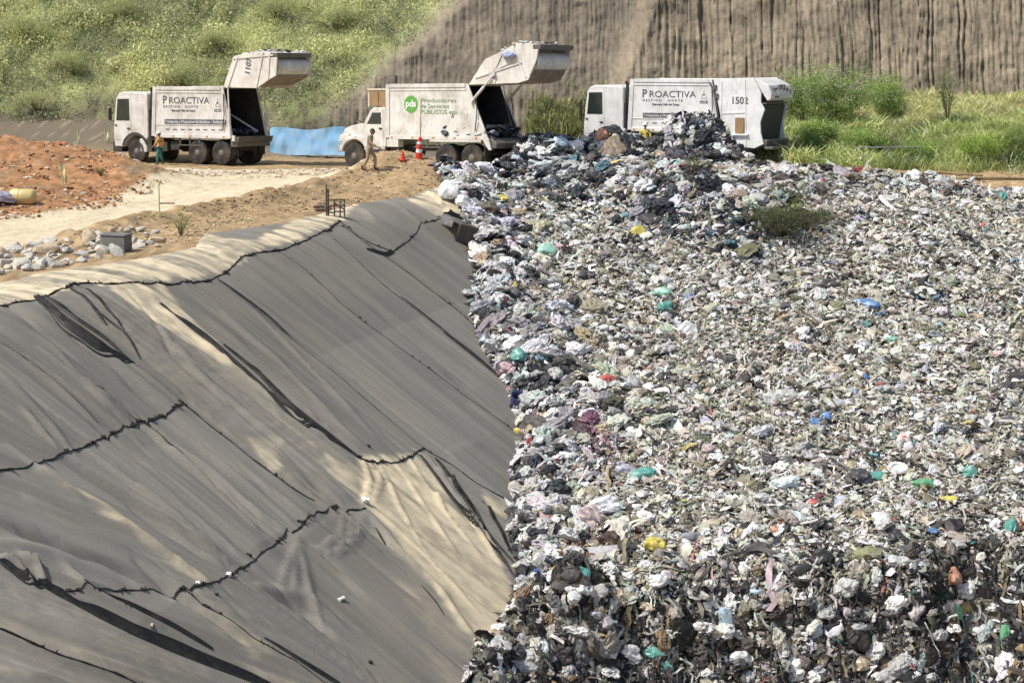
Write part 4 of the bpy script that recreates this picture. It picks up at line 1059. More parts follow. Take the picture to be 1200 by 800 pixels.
def crumbs(name, T, n, box_, r, cols, size, lay=.2):
    """refuse sticking inside a truck, one mesh"""
    P = np.array([[r.uniform(box_[0], box_[1]), r.uniform(box_[2], box_[3]), r.uniform(box_[4], box_[5])] for _ in range(n)])
    S = np.concatenate([P, np.zeros((n, 2))], 1); reg = np.full(n, RK.index(cols))
    V, F, Cc = scatter(T_m[:6], S, np.full(n, size), r, .7, reg)
    o = mesh_np(name, V, F, M['refuse'], Cc, smooth=False, parent=T); o['kind'] = 'stuff'; return o

def hopper_raised(T, piv, prof, wm, drum_c, drum_r, lip, num=None, numpos=None, numrot=0, top_junk=True, ribs=()):
    """tailgate hopper swung up over the open rear. prof relative to pivot (x back, z up)"""
    zk = .86 if num else .94
    prof = [(a, b*zk) for a, b in prof]; drum_c = (drum_c[0], drum_c[1]*zk); drum_r *= .93
    lip = dict(lip); lip['bar'] = (lip['bar'][0], lip['bar'][1]*zk); lip['scoop'] = [(a, b*zk) for a, b in lip['scoop']]; tt = lip['teeth']; lip['teeth'] = (tt[0], tt[1]*zk, tt[2], tt[3]*zk)
    ribs = [((a, b*zk), (c, d*zk)) for (a, b), (c, d) in ribs]
    if numpos: numpos = (numpos[0], numpos[1]*zk)
    p = [(piv[0]+a, piv[1]+b) for a, b in prof]
    mb = MB(); mb.prism(p, -HW-.02, -HW+.05); mb.prism(p, HW-.05, HW+.02)
    # shell across: along top edge and front underside
    n = len(p)
    H = mb.build('hopper', wm, T, bevel=.012)
    k = MB()
    def across(a, b, t=.05, y=HW-.055, mi=0):
        d = Vector((b[0]-a[0], b[1]-a[1])); nrm = Vector((d.y, -d.x)).normalized()*t
        k.prism([a, b, (b[0]+nrm.x, b[1]+nrm.y), (a[0]+nrm.x, a[1]+nrm.y)], -y, y, mi)
    for i in range(lip['top'][0], lip['top'][1]): across(p[i], p[i+1])
    k.build('shell', wm, H, bevel=.008)
    # drum shaped packer belly, seen from the rear
    c = (piv[0]+drum_c[0], piv[1]+drum_c[1])
    d = MB(); pr = arc(c, drum_r, -95, 95, 14); d.prism(pr + [(c[0]-.15, c[1]+drum_r), (c[0]-.15, c[1]-drum_r)], -HW+.06, HW-.06); d.build('packer_drum', M['white'], H, smooth=True)
    # dark lip bar on top, brown scoop below
    x0, z0 = piv[0]+lip['bar'][0], piv[1]+lip['bar'][1]
    b_ = MB(); b_.box((x0-.28, -HW-.03, z0-.10), (x0+.10, HW+.03, z0+.10)); b_.build('lip_bar', M['tarnish'], H, bevel=.02)
    s_ = MB(); q = [(piv[0]+a, piv[1]+b) for a, b in lip['scoop']]; s_.prism(q, -HW+.06, HW-.06); s_.build('scoop', M['scoop'], H, bevel=.01)
    # stiffening ribs and guides on the near and far side plates
    rb = MB()
    for (a, b), (c_, d_) in ribs:
        for s in (-1, 1):
            A = Vector((piv[0]+a, s*(HW+.02), piv[1]+b)); B = Vector((piv[0]+c_, s*(HW+.02), piv[1]+d_))
            dd = (B-A).normalized(); nn = Vector((-dd.z, 0, dd.x))*.03; y2 = Vector((0, s*.04, 0))
            rb.add([A-nn, B-nn, B+nn, A+nn, A-nn+y2, B-nn+y2, B+nn+y2, A+nn+y2], [(0,1,2,3),(4,5,6,7),(0,1,5,4),(1,2,6,5),(2,3,7,6),(3,0,4,7)])
    rb.build('rib', wm, H, bevel=.006)
    # hydraulic line and blade edge teeth
    t = MB()
    for j in range(9):
        zz = piv[1] + lip['teeth'][1] + (lip['teeth'][3]-lip['teeth'][1])*j/8; xx = piv[0] + lip['teeth'][0] + (lip['teeth'][2]-lip['teeth'][0])*j/8
        t.box((xx, -HW-.06, zz-.04), (xx+.07, -HW-.021, zz+.02))
    t.build('hinge_strip', M['tarnish'], H)
    if num: text(num, piv[0]+numpos[0], piv[1]+numpos[1], .36, M['dark_text'], H, y=-HW-.03, rot=numrot, bold=.012)
    if top_junk:
        r = np.random.RandomState(len(num or 'xx')+3); 
        i0, i1 = lip['top']; P = []
        for _ in range(46):
            i = r.randint(i0, i1); a = r.rand(); P.append([p[i][0]*(1-a)+p[i+1][0]*a, r.uniform(-HW, HW), p[i][1]*(1-a)+p[i+1][1]*a + .03])
        P = np.array(P); S = np.concatenate([P, np.zeros((len(P), 2))], 1)
        V, F, Cc = scatter(T_m[:6], S, np.full(len(P), .10), r, .6, np.full(len(P), RK.index('edge')))
        o = mesh_np('clinging_litter', V, F, M['refuse'], Cc, smooth=False, parent=H); o['kind'] = 'stuff'
    return H

def place(T, px, py, D, yaw, roll=0, pitch=0, sc=1.0):
    """nose of the near front corner at the photo point, D metres away"""
    r_ = ray(px, py); q = r_*(D/r_[1])
    c, s = math.cos(yaw), math.sin(yaw)
    # truck +x (backwards) points to world (c, -s): the tail is nearer
    T.rotation_euler = (0, pitch, -yaw); T.scale = (sc,)*3
    off = Matrix.Rotation(-yaw, 3, 'Z') @ Vector((0, -HW, 0)) * sc
    T.location = (q[0]-off.x, q[1]-off.y, q[2]+CAMH)
    return T
def place2(T, px, py, xw, xr, yaw, tilt=3.6, sc=1.0):
    """stands the near front wheel on the ground where the photo shows it, leaning with the ground that falls away behind"""
    p = hit(px, py, lambda x, y: -.05*(y-92) if px < 600 else .0*y, 60)
    R_ = Matrix.Rotation(-math.radians(tilt), 3, 'X') @ Matrix.Rotation(-yaw, 3, 'Z')
    T.rotation_euler = R_.to_euler(); T.scale = (sc,)*3
    a = R_ @ Vector((xw, -HW, 0)) * sc; T.location = Vector(p) - a
    b = R_ @ Vector((xr, -HW, 0)) * sc + T.location
    print('TRUCK', p.round(2), 'rear gap', round(b.z - float(ground(b.x, b.y)), 3), 'rear px', project(b.x, b.y, b.z))
def pos(px, py, D): r_ = ray(px, py); q = r_*(D/r_[1]); return Vector((q[0], q[1], q[2]+CAMH))

def sign_strip(T, x0, x1, z0, z1, s, name='sign_strip'):
    mb = MB(); mb.box((x0, -HW-.02, z0), (x1, -HW-.004, z1)); o = mb.build(name, M['dark_text'], T)
    t = text(s, x0+.06, z0+.045, (z1-z0)*.80, M['white_logo'], o, y=-HW-.026)
    bpy.context.view_layer.update(); w_ = max(v.co.x for v in t.data.vertices); t.scale = ((x1-x0-.12)/w_, 1, 1)
    return o
def logo_mark(T, x, z):
    mb = MB()
    for a, b, c_, d_ in ((0, 0, .12, .16), (.12, .16, .24, 0), (.05, .10, .19, .10), (.12, .2, .12, .28), (-.02, -.06, .10, -.06), (.14, -.06, .26, -.06)):
        mb.tube([(x+a, -HW-.008, z+b), (x+c_, -HW-.008, z+d_)], .012, 4)
    o = mb.build('emblem', M['dark_text'], T)
    mb = MB(); mb.box((x-.08, -HW-.014, z-.28), (x+.30, -HW-.004, z-.16)); mb.build('emblem_plate', M['dark_text'], o)
    text('CGI', x-.04, z-.265, .12, M['white_logo'], o, y=-HW-.018, sx=1.3)
def dashes(T, x0, x1, z):
    mb = MB()
    for k in range(8):
        x = x0 + (x1-x0)*k/7.6; mb.box((x, -HW-.012, z), (x+.22, -HW-.004, z+.035))
    mb.build('reflector_marks', M['chassis'], T)
def company(T, x, zt, k=1.0):
    text('P', x, zt-.70*k, .53*k, M['dark_text'], T, bold=.006); text('ROACTIVA', x+.37*k, zt-.70*k, .44*k, M['dark_text'], T, sx=1.16)
    text('GESTION   NORTE', x+.02, zt-.90*k, .15*k, M['dark_text'], T, spacing=1.55, sx=1.18)
    text('Gerencia Valle del Cauca', x+.55*k, zt-1.08*k, .13*k, M['dark_text'], T, bold=.003, sx=1.1)

def fittings(T, x0, x1, zb_, xr):
    for k, x in enumerate(np.linspace(x0+.3, x1-.5, 5)): mb = MB(); mb.box((x, -HW-.055, zb_-.02), (x+.10, -HW-.037, zb_+.05)); mb.build('side_lamp', M['amber'], T)
    for s in (-1, 1):
        mb = MB(); mb.box((xr+.62, s*.92-.2, .42), (xr+.65, s*.92+.2, .98)); mb.build('mudflap', M['tyre'], T)
        mb = MB(); mb.tube([(x1-.5, s*(HW+.05), zb_+.3), (x1-.35, s*(HW+.12), zb_+1.0), (x1-.42, s*(HW+.07), zb_+1.9)], .022, 6); mb.build('hydraulic_hose', M['chassis'], T)
    mb = MB(); [mb.prism([(x0+1.6+k*.55, zb_-.34), (x0+1.66+k*.55, zb_-.34), (x0+1.66+k*.55, zb_-.07), (x0+1.6+k*.55, zb_-.07)], -HW+.02, -HW+.05) for k in range(3)]; mb.box((x0+1.5, -HW+.01, zb_-.40), (x0+2.9, -HW+.04, zb_-.35)); mb.build('side_guard', M['tarnish'], T)
YAW1 = math.radians(32)
# ---- left truck, number 1107
T1 = empty('garbage_truck', (0,0,0), 0, 'white garbage truck marked 1107 with its tailgate raised, leftmost of the three', 'garbage truck', 'garbage trucks unloading at the tip')
chassis(T1, .3, 6.75, 1.35, (4.88, 6.23)); cab_over(T1, M['white'], 3.2)
for x, du in ((1.35, 0), (4.88, 1), (6.23, 1)):
    for s in (-1, 1): wheel(T1, x, s*(HW-.17), dual=bool(du), side=s)
body(T1, 2.28, 6.42, 6.92, 3.42, 1.22, M['white'])
company(T1, 2.95, 3.42-.08, .93)
logo_mark(T1, 5.98, 2.62); sign_strip(T1, 3.05, 6.55, 1.78, 1.99, 'Transporte y Disposicion de Residuos - Ambiental'); dashes(T1, 3.1, 6.4, 1.52)
mb = MB(); mb.box((2.40, -HW+.02, .70), (2.62, -.85, 1.2)); mb.box((6.75, -HW+.03, .80), (7.15, HW-.03, 1.16)); mb.prism([(6.9, 1.2), (7.3, 1.26), (7.2, .98), (6.9, .98)], -HW-.02, HW+.02); mb.build('rear_sill', M['tarnish'], T1, bevel=.03)
mb = MB(); mb.box((6.93, -HW-.10, 1.05), (7.1, -HW-.01, 1.30)); mb.build('latch', M['hopper_paint'], T1, bevel=.01)
P1 = (6.44, 3.40)
hopper_raised(T1, P1, [(0,0),(.60,1.58),(1.95,1.82),(2.9,1.74),(3.0,1.40),(2.95,.62),(2.55,.40),(1.85,-.04)], M['hopper_paint'], (2.62,1.02), .42,
  {'top': (0, 3), 'bar': (2.9, 1.62), 'scoop': [(1.9,.10),(2.6,.38),(2.85,.55),(2.85,.70),(2.0,.55)], 'teeth': (2.95, .7, 3.0, 1.4)}, '1107', (1.45,.62), math.radians(78), ribs=[((1.85,.02),(2.25,1.75)),((2.5,.45),(2.6,1.70)),((.30,.10),(.85,1.55)),((.6,1.45),(2.8,1.62))])
struts(T1, (6.85, 1.25), (6.75, 3.45))
mb = MB(); mb.tube([(5.8, -.2, 2.3), (7.0, .45, 1.45)], .05, 8); mb.build('packer_ram', M['steel'], T1, smooth=True)
crumbs('stuck_refuse', T1, 70, (4.6, 6.9, -1.05, 1.05, 1.28, 1.5), np.random.RandomState(3), 'dark', .13)
fittings(T1, 2.28, 6.9, 1.22, 6.23)
place2(T1, 160, 191, 1.35, 6.23, YAW1, sc=1.06)

# ---- right truck, number 1502, tailgate closed
T3 = empty('garbage_truck', (0,0,0), 0, 'white garbage truck marked 1502 with its tailgate closed, behind the tall refuse heap', 'garbage truck', 'garbage trucks unloading at the tip')
chassis(T3, .3, 6.75, 1.35, (4.88, 6.23)); cab_over(T3, M['white_new'], 3.2)
for x, du in ((1.35, 0), (4.88, 1), (6.23, 1)):
    for s in (-1, 1): wheel(T3, x, s*(HW-.17), dual=bool(du), side=s)
body(T3, 2.28, 6.45, 6.95, 3.48, 1.22, M['white_new'])
company(T3, 3.0, 3.42-.08, .93)
logo_mark(T3, 5.95, 2.72); sign_strip(T3, 3.05, 6.6, 1.78, 1.99, 'Transporte y Disposicion de Residuos - Ambiental'); dashes(T3, 3.1, 6.4, 1.52)
PX, PZ = 6.52, 3.46
hp = [(0,0.0),(.05,.06),(1.95,.10),(2.30,-.55),(2.30,-.95),(2.48,-1.25),(2.28,-1.8),(2.30,-2.25),(2.45,-2.75),(2.0,-2.95),(.95,-2.85),(.52,-2.25)]
pp = [(PX+a+.02, PZ+b) for a, b in hp]
mb = MB(); mb.prism(pp, -HW-.04, -HW+.05); mb.prism(pp, HW-.05, HW+.04); Hh = mb.build('hopper', M['white_new'], T3, bevel=.015)
mb = MB(); mb.prism([(PX+.05,PZ+.05),(PX+1.95,PZ+.09),(PX+1.95,PZ+.03),(PX+.05,PZ-.01)], -HW+.055, HW-.055)
cw = [(PX+1.92,PZ+.09),(PX+2.25,PZ-.02),(PX+2.62,PZ-.22),(PX+2.78,PZ-.55),(PX+2.76,PZ-.80),(PX+2.58,PZ-.90),(PX+2.3,PZ-.5)]
mb.prism(cw, -HW+.055, HW-.055); mb.build('cowl', M['white_new'], Hh, bevel=.03)
mb = MB(); mb.prism([(PX+1.9,PZ-1.0),(PX+2.4,PZ-1.05),(PX+2.2,PZ-2.0),(PX+2.1,PZ-2.7),(PX+1.8,PZ-2.7)], -HW+.056, HW-.056); mb.build('packer_blade', M['inside'], Hh, bevel=.02)
mb = MB(); mb.prism([(PX+1.9,PZ-2.68),(PX+2.50,PZ-2.55),(PX+2.60,PZ-2.60),(PX+2.54,PZ-2.84),(PX+1.9,PZ-2.90)], -HW+.056, HW-.056); mb.box((PX+2.5,-HW-.02,PZ-2.98),(PX+2.9,HW+.02,PZ-2.86)); mb.build('loading_sill', M['tarnish'], Hh, bevel=.02)
mb = MB()
for s in (-1, 1): mb.box((PX+2.2, s*HW-.03, PZ-1.35), (PX+2.52, s*HW+.03, PZ-1.22))
mb.box((PX+2.30, -HW+.05, PZ-1.02), (PX+2.52, HW-.05, PZ-.96)); mb.build('packer_arm', M['tarnish'], Hh)
mb = MB()
for y, z, w_, h_ in ((-.75,-.38,.22,.10),(-.25,-.30,.14,.22),(.12,-.32,.10,.26),(.45,-.42,.12,.18),(-.6,-.72,.3,.08),(.8,-.5,.1,.2)): mb.box((PX+2.70,y-w_/2,PZ+z-h_/2),(PX+2.815,y+w_/2,PZ+z+h_/2))
mb.build('grime_slot', M['tarnish'], Hh)
mb = MB()
for a, b in (((.42,-.05),(.42,-2.15)),((1.55,.02),(1.62,-2.85)),((.46,-1.45),(1.58,-1.40)),((.9,-2.45),(1.6,-2.45))):
    A = Vector((PX+a[0],0,PZ+a[1])); B = Vector((PX+b[0],0,PZ+b[1])); dd = (B-A).normalized(); nn = Vector((-dd.z,0,dd.x))*.025
    V = [A-nn,B-nn,B+nn,A+nn]; V = [Vector((v.x,-HW-.041,v.z)) for v in V] + [Vector((v.x,-HW-.065,v.z)) for v in V]; mb.add(V, [(0,1,2,3),(4,5,6,7),(0,1,5,4),(1,2,6,5),(2,3,7,6),(3,0,4,7)])
mb.build('rib', M['white_new'], Hh)
mb = MB(); mb.box((PX+1.12,-HW-.10,PZ-2.30),(PX+1.55,-HW-.045,PZ-1.62)); mb.build('side_board', M['brownboard'], Hh, bevel=.01)
mb = MB(); mb.box((PX+.98,-HW-.16,PZ-2.40),(PX+1.75,-HW-.042,PZ-2.32)); mb.build('side_step', M['white_new'], Hh, bevel=.01)
text('1502', PX+.88, PZ-1.02, .42, M['dark_text'], Hh, y=-HW-.045, bold=.010); text('!', PX+1.10, PZ-.58, .2, M['dark_text'], Hh, y=-HW-.045)
mb = MB(); mb.tube([(6.38,-HW-.07,3.35),(6.62,-HW-.09,2.9),(6.86,-HW-.08,1.5),(6.95,-HW-.08,1.0)], .045, 8); mb.box((6.55,-HW-.10,3.05),(6.72,-HW-.042,3.25)); mb.box((6.62,-HW-.11,2.68),(6.80,-HW-.042,2.88)); mb.build('hinge_ram', M['tarnish'], T3, smooth=False)
mb = MB(); mb.box((2.40,-HW+.02,.70),(2.62,-.85,1.2)); mb.build('tank_bracket', M['tarnish'], T3, bevel=.02)
fittings(T3, 2.28, 6.9, 1.22, 6.23)
place2(T3, 714, 183.5, 1.35, 6.23, math.radians(31), 3.0, 1.0)

# ---- middle truck, bonneted
T2 = empty('garbage_truck', (0,0,0), 0, 'off-white bonneted garbage truck with a round green pds logo and raised tailgate', 'garbage truck', 'garbage trucks unloading at the tip')
chassis(T2, .25, 7.7, .78, (5.72, 7.07))
for x, du in ((.78, 0), (5.72, 1), (7.07, 1)):
    for s in (-1, 1): wheel(T2, x, s*(HW-.17), R=.55, dual=bool(du), side=s)
wm = M['white']
mb = MB(); mb.prism([(.02,1.15),(.03,1.55),(.12,1.72),(.45,1.84),(1.28,1.98),(1.30,1.0)] + arc((.78,.58),.74,35,150,9), -.98, .98); mb.build('bonnet', wm, T2, smooth=False, bevel=.09)
for s in (-1, 1):
    a, b = sorted((s*.90, s*1.20)); mb = MB(); mb.prism(arc((.78,.58),.86,8,168,14) + arc((.78,.58),.68,168,8,14), a, b); mb.build('mudguard', wm, T2, bevel=.04)
    a, b = sorted((s*1.0, s*1.185)); mb = MB(); mb.prism([(-.05,1.12),(-.02,1.42),(.18,1.50),(.5,1.50),(.5,1.18)], a, b); mb.build('wing', wm, T2, bevel=.04)
mb = MB(); mb.prism([(1.28,.78),(1.28,1.96),(1.62,2.50),(1.80,2.62),(2.42,2.64),(2.50,2.55),(2.50,.78)], -1.12, 1.12); mb.build('cab', wm, T2, bevel=.06)
mb = MB(); mb.add([(1.29,-.95,1.99),(1.29,.95,1.99),(1.60,.90,2.47),(1.60,-.90,2.47)], [(0,1,2,3)]); mb.v = [(x-.025, y, z+.01) for x, y, z in mb.v]; mb.build('windscreen', M['glass'], T2)
for s in (-1, 1):
    a, b = sorted((s*1.12, s*1.135)); d = MB(); d.prism([(1.36,.95),(1.36,1.95),(1.72,2.50),(2.34,2.52),(2.36,.95)], a, b); do = d.build('door', wm, T2, bevel=.006)
    a, b = sorted((s*1.136, s*1.142)); g_ = MB(); g_.prism([(1.48,1.92),(1.78,2.40),(2.24,2.41),(2.26,1.92)], a, b); g_.build('window', M['glass'], do)
    a, b = sorted((s*1.136, s*1.17)); g_ = MB(); g_.box((2.14,a,1.70),(2.30,b,1.76)); g_.build('handle', M['chassis'], do)
    mb = MB(); mb.box((-.02,s*.75-.18,1.28),(.03,s*.75+.18,1.46)); mb.build('headlight', M['lamp'], T2)
    mb = MB(); mb.tube([(1.3,s*1.10,1.95),(1.1,s*1.35,2.1),(1.1,s*1.35,2.5)], .018, 5); mo = mb.build('mirror', M['chassis'], T2); mb = MB(); mb.box((1.04,s*1.35-.1,2.12),(1.12,s*1.35+.1,2.46)); mb.build('mirror_housing', M['tarnish'], mo, bevel=.02)
mb = MB(); mb.box((-.16,-1.15,.72),(.06,1.15,1.0)); mb.build('bumper', M['steel'], T2, bevel=.03)
mb = MB(); mb.box((-.01,-.6,1.15),(.012,.6,1.6)); mb.build('grille', M['chassis'], T2)
mb = MB(); mb.box((1.35,-1.1,.55),(2.4,-.75,.78)); mb.build('step', M['tarnish'], T2, bevel=.02)
mb = MB()
for y0 in (-.95, .1, 1.05): mb.box((1.42,y0-.04,2.66),(1.50,y0+.04,3.42))
mb.box((1.42,-1.05,3.36),(2.55,-.97,3.44)); mb.box((1.42,1.0,3.36),(2.55,1.08,3.44)); mb.box((1.40,-1.05,3.38),(1.50,1.08,3.46)); mb.build('headboard_frame', M['cream'], T2)
mb = MB(); mb.box((2.44,-1.0,2.66),(2.50,1.02,3.35)); mb.box((1.52,-1.02,2.70),(2.43,-.98,3.35)); mb.box((1.95,-1.05,2.66),(2.02,-.96,3.36)); mb.build('headboard', M['brownboard'], T2)
body(T2, 2.56, 6.92, 7.95, 3.60, 1.34, wm, panel=False, slope_front=.02)
mb = MB(); mb.tube([(2.9,-.9,3.6),(2.9,-.9,3.98)], .05, 8); mb.build('exhaust_stack', M['chassis'], T2)
mb = MB(); mb.box((2.62,-HW-.04,.95),(3.25,-HW+.35,1.28)); mb.build('tool_box', wm, T2, bevel=.02)
mb = MB(); mb.prism([(7.62,1.36),(7.98,1.36),(8.12,.86),(7.98,.86)], -HW-.04, -HW+.06); mb.prism([(7.62,1.36),(7.98,1.36),(8.12,.86),(7.98,.86)], HW-.06, HW+.04); mb.box((4.9,-HW-.035,1.18),(7.6,-HW+.05,1.33)); mb.build('rear_corner', wm, T2, bevel=.02)
mb = MB(); mb.prism([(7.5,1.34),(8.05,1.34),(8.35,1.15),(8.30,.95),(7.9,.9),(7.5,1.1)], -HW+.061, HW-.061); mb.build('rear_sill', M['tarnish'], T2, bevel=.03)
ms = MB(); ms.lathe([(.005,-HW-.012),(.36,-HW-.012),(.36,-HW-.004),(.005,-HW-.004)], 'y', c=(3.92,0,2.76), n=40); lg = ms.build('round_logo', M['green_logo'], T2)
text('pds', 3.64, 2.66, .40, M['white_logo'], lg, y=-HW-.018, bold=.008)
for k, s_ in enumerate(('Productores', 'de Servicios', 'PUBLICOS esp')): text(s_, 4.42, 2.84-.24*k, .25, M['green_text'], T2, sx=1.25 if k else 1.5)
text('A', 6.05, 2.18, .30, M['dark_text'], T2, sx=.7)
P3 = (6.96, 3.56)
hopper_raised(T2, P3, [(0,0),(.82,1.11),(1.95,1.56),(2.4,1.80),(3.55,1.72),(3.36,.80),(3.0,.19),(2.5,.06)], M['hopper_paint'], (3.10,1.02), .40,
  {'top': (0, 4), 'bar': (3.52, 1.62), 'scoop': [(2.4,.12),(3.0,.20),(3.2,.50),(3.2,.66),(2.5,.55)], 'teeth': (3.1, .4, 3.4, 1.0)}, ribs=[((.75,.95),(1.35,.12)),((1.75,1.35),(1.95,.9)),((1.15,.55),(2.2,1.0)),((2.25,1.6),(2.9,.3)),((.35,.30),(2.7,.95)),((1.7,1.35),(1.2,.35))], top_junk=True)
struts(T2, (7.15, 2.85), (8.3, 3.98), r=.05)
crumbs('stuck_refuse', T2, 240, (5.6, 7.95, -1.1, 1.1, 1.40, 1.75), np.random.RandomState(4), 'dark', .17)
fittings(T2, 2.56, 7.8, 1.34, 7.07)
place2(T2, 414.5, 197.5, .78, 7.07, math.radians(35), 4.3, 1.055)
# blue bag caught on the lifted hopper
mb = MB(); V, F = crumple(ICO3[0], 5, .4, .3, 3, .5), ICO3[1]; mb.add((V*np.array([.30,.10,.24]) + np.array([9.1,-HW-.16,4.75])).tolist(), F.tolist()); mb.build('caught_bag', bagmat('pale_blue_bag', (.28,.32,.46)), T2)
# ------------------------------------------------------------------ people
def skinned(name, joints, edges, mat, parent, sub=1, root=0):
    me = bpy.data.meshes.new(name); me.from_pydata([j[0] for j in joints], edges, []); me.update()
    o = bpy.data.objects.new(name, me); COL.objects.link(o)
    o.modifiers.new('skin', 'SKIN'); sv = me.skin_vertices[0].data
    for k, j in enumerate(joints):
        rr = j[1]; sv[k].radius = (rr, rr) if not isinstance(rr, tuple) else rr; sv[k].use_root = (k == root)
    s = o.modifiers.new('sub', 'SUBSURF'); s.levels = sub; s.render_levels = sub
    m2 = bpy.data.meshes.new_from_object(o.evaluated_get(bpy.context.evaluated_depsgraph_get()))
    bpy.data.objects.remove(o); m2.name = name; m2.materials.clear(); m2.materials.append(mat)
    m2.polygons.foreach_set('use_smooth', [True]*len(m2.polygons))
    return link(bpy.data.objects.new(name, m2), parent)

def person(loc, rz, label, pose, shirt, trousers, hat=None, h=1.72):
    """faces +x in its own space"""
    T = empty('person', tuple(loc), rz, label, 'person'); k = h/1.72; T.scale = (k,)*3
    P = {'pelvis': (0,0,.94), 'waist': (0,0,1.06), 'chest': (.01,0,1.28), 'neck': (.01,0,1.46), 'head': (.03,0,1.60),
         'lsh': (.0,.19,1.41), 'rsh': (0,-.19,1.41), 'lel': (.02,.25,1.13), 'rel': (.02,-.25,1.13), 'lwr': (.12,.24,.90), 'rwr': (.12,-.24,.90),
         'lhip': (0,.10,.90), 'rhip': (0,-.10,.90), 'lkn': (.03,.11,.50), 'rkn': (.03,-.11,.50), 'lan': (0,.11,.09), 'ran': (0,-.11,.09), 'lto': (.16,.12,.04), 'rto': (.16,-.12,.04)}
    P.update(pose)
    def J(names): return [(P[n], r_) for n, r_ in names]
    js = J([('pelvis',(.13,.10)),('waist',(.12,.09)),('chest',(.155,.10)),('neck',.052),('head',.05),('lsh',.062),('lel',.042),('lwr',.028),('rsh',.062),('rel',.042),('rwr',.028),('lhip',.085),('lkn',.058),('lan',.040),('lto',.036),('rhip',.085),('rkn',.058),('ran',.040),('rto',.036)])
    ed = [(0,1),(1,2),(2,3),(3,4),(2,5),(5,6),(6,7),(2,8),(8,9),(9,10),(0,11),(11,12),(12,13),(13,14),(0,15),(15,16),(16,17),(17,18)]
    n = len(js)
    for side, w_, e_ in ((1, 7, 6), (-1, 10, 9)):     # palm, four fingers and a thumb on each hand
        W_ = Vector(js[w_][0]); d = (W_ - Vector(js[e_][0])).normalized(); lat = d.cross(Vector((0, side, 0))).normalized()
        palm = W_ + d*.075; b = len(js); js.append((tuple(palm), (.034, .018))); ed.append((w_, b))
        for f, (off, ln) in enumerate(((-.030,.070),(-.010,.082),(.010,.078),(.030,.060))):
            p1 = palm + d*.035 + lat*off; p2 = p1 + d*ln*.55 + Vector((.01,0,0)); p3 = p2 + d*ln*.40 - Vector((0, side*.018, 0))
            c = len(js); js += [(tuple(p1), .0095), (tuple(p2), .009), (tuple(p3), .0075)]; ed += [(b, c), (c, c+1), (c+1, c+2)]
        t1 = W_ + d*.035 - lat*.035; t2 = t1 + d*.035 - lat*.02; c = len(js); js += [(tuple(t1), .011), (tuple(t2), .009)]; ed += [(b, c), (c, c+1)]
    body_ = skinned('body', js, ed, M['skin'], T)
    # head with a face
    hd = Vector(P['head']) + Vector((.012, 0, .03)); V, F = ICO3; V = V.copy()
    V = V*np.array([.098, .078, .122]); V[:, 0] += np.where((V[:, 2] < -.03) & (V[:, 0] > 0), .012, 0); V[:, 1] *= np.where(V[:, 2] < -.05, .82, 1)
    me = MB(); me.add((V + np.array(hd)).tolist(), F.tolist())
    me.frustum(hd + Vector((.085,0,.02)), hd + Vector((.112,0,-.022)), .010, .017, 8)     # nose
    for s in (-1, 1): me.frustum(hd + Vector((0, s*.072, .01)), hd + Vector((-.012, s*.092, .012)), .024, .028, 10)
    me.build('head', M['skin'], T, smooth=True)
    f = MB()
    for s in (-1, 1): f.frustum(hd + Vector((.082, s*.030, .018)), hd + Vector((.094, s*.030, .018)), .010, .009, 8)
    f.box(tuple(hd + Vector((.083, -.022, -.058))), tuple(hd + Vector((.096, .022, -.050)))); f.build('face_features', M['hair'], T)
    V = ICO3[0]*np.array([.106, .086, .118]); keep = (ICO3[0][ICO3[1]].mean(1)[:, 2] > .05) | (ICO3[0][ICO3[1]].mean(1)[:, 0] < -.35)
    hm = MB(); hm.add((V + np.array(hd + Vector((-.008, 0, .012)))).tolist(), ICO3[1][keep].tolist()); hm.build('hair', M['hair'], T, smooth=True)
    if hat:
        m = MB(); m.lathe([(.155,-.012),(.150,.0),(.112,.004),(.108,.05),(.088,.09),(.05,.112),(.004,.118)], 'z', c=tuple(hd + Vector((.008,0,.045))), n=24); m.build('hat', M[hat], T, smooth=True)
    # clothes a little larger than the body
    st = J([('waist',(.150,.118)),('chest',(.172,.125)),('neck',.066),('lsh',.080),('lel',.060),('rsh',.080),('rel',.060)])
    lw = Vector(P['lel']).lerp(Vector(P['lwr']), .85); rw = Vector(P['rel']).lerp(Vector(P['rwr']), .85)
    st += [(tuple(lw), .045), (tuple(rw), .045), (tuple(Vector(P['waist']) - Vector((0,0,.12))), (.158,.128))]
    skinned('shirt', st, [(0,1),(1,2),(1,3),(3,4),(4,7),(1,5),(5,6),(6,8),(0,9)], M[shirt], T)
    la = Vector(P['lkn']).lerp(Vector(P['lan']), .88); ra = Vector(P['rkn']).lerp(Vector(P['ran']), .88)
    tr = J([('pelvis',(.145,.115)),('lhip',.102),('lkn',.078),('rhip',.102),('rkn',.078)]) + [(tuple(la), .066), (tuple(ra), .066), (P['waist'], (.135,.105))]
    skinned('trousers', tr, [(0,1),(1,2),(2,5),(0,3),(3,4),(4,6),(0,7)], M[trousers], T)
    for s in 'lr':
        a, t = Vector(P[s+'an']), Vector(P[s+'to']); skinned('boot', [(tuple(a + Vector((0,0,.09))), .055), (tuple(a - Vector((.02,0,.03))), .055), (tuple(t), .045)], [(0,1),(1,2)], M['chassis'], T)
    return T

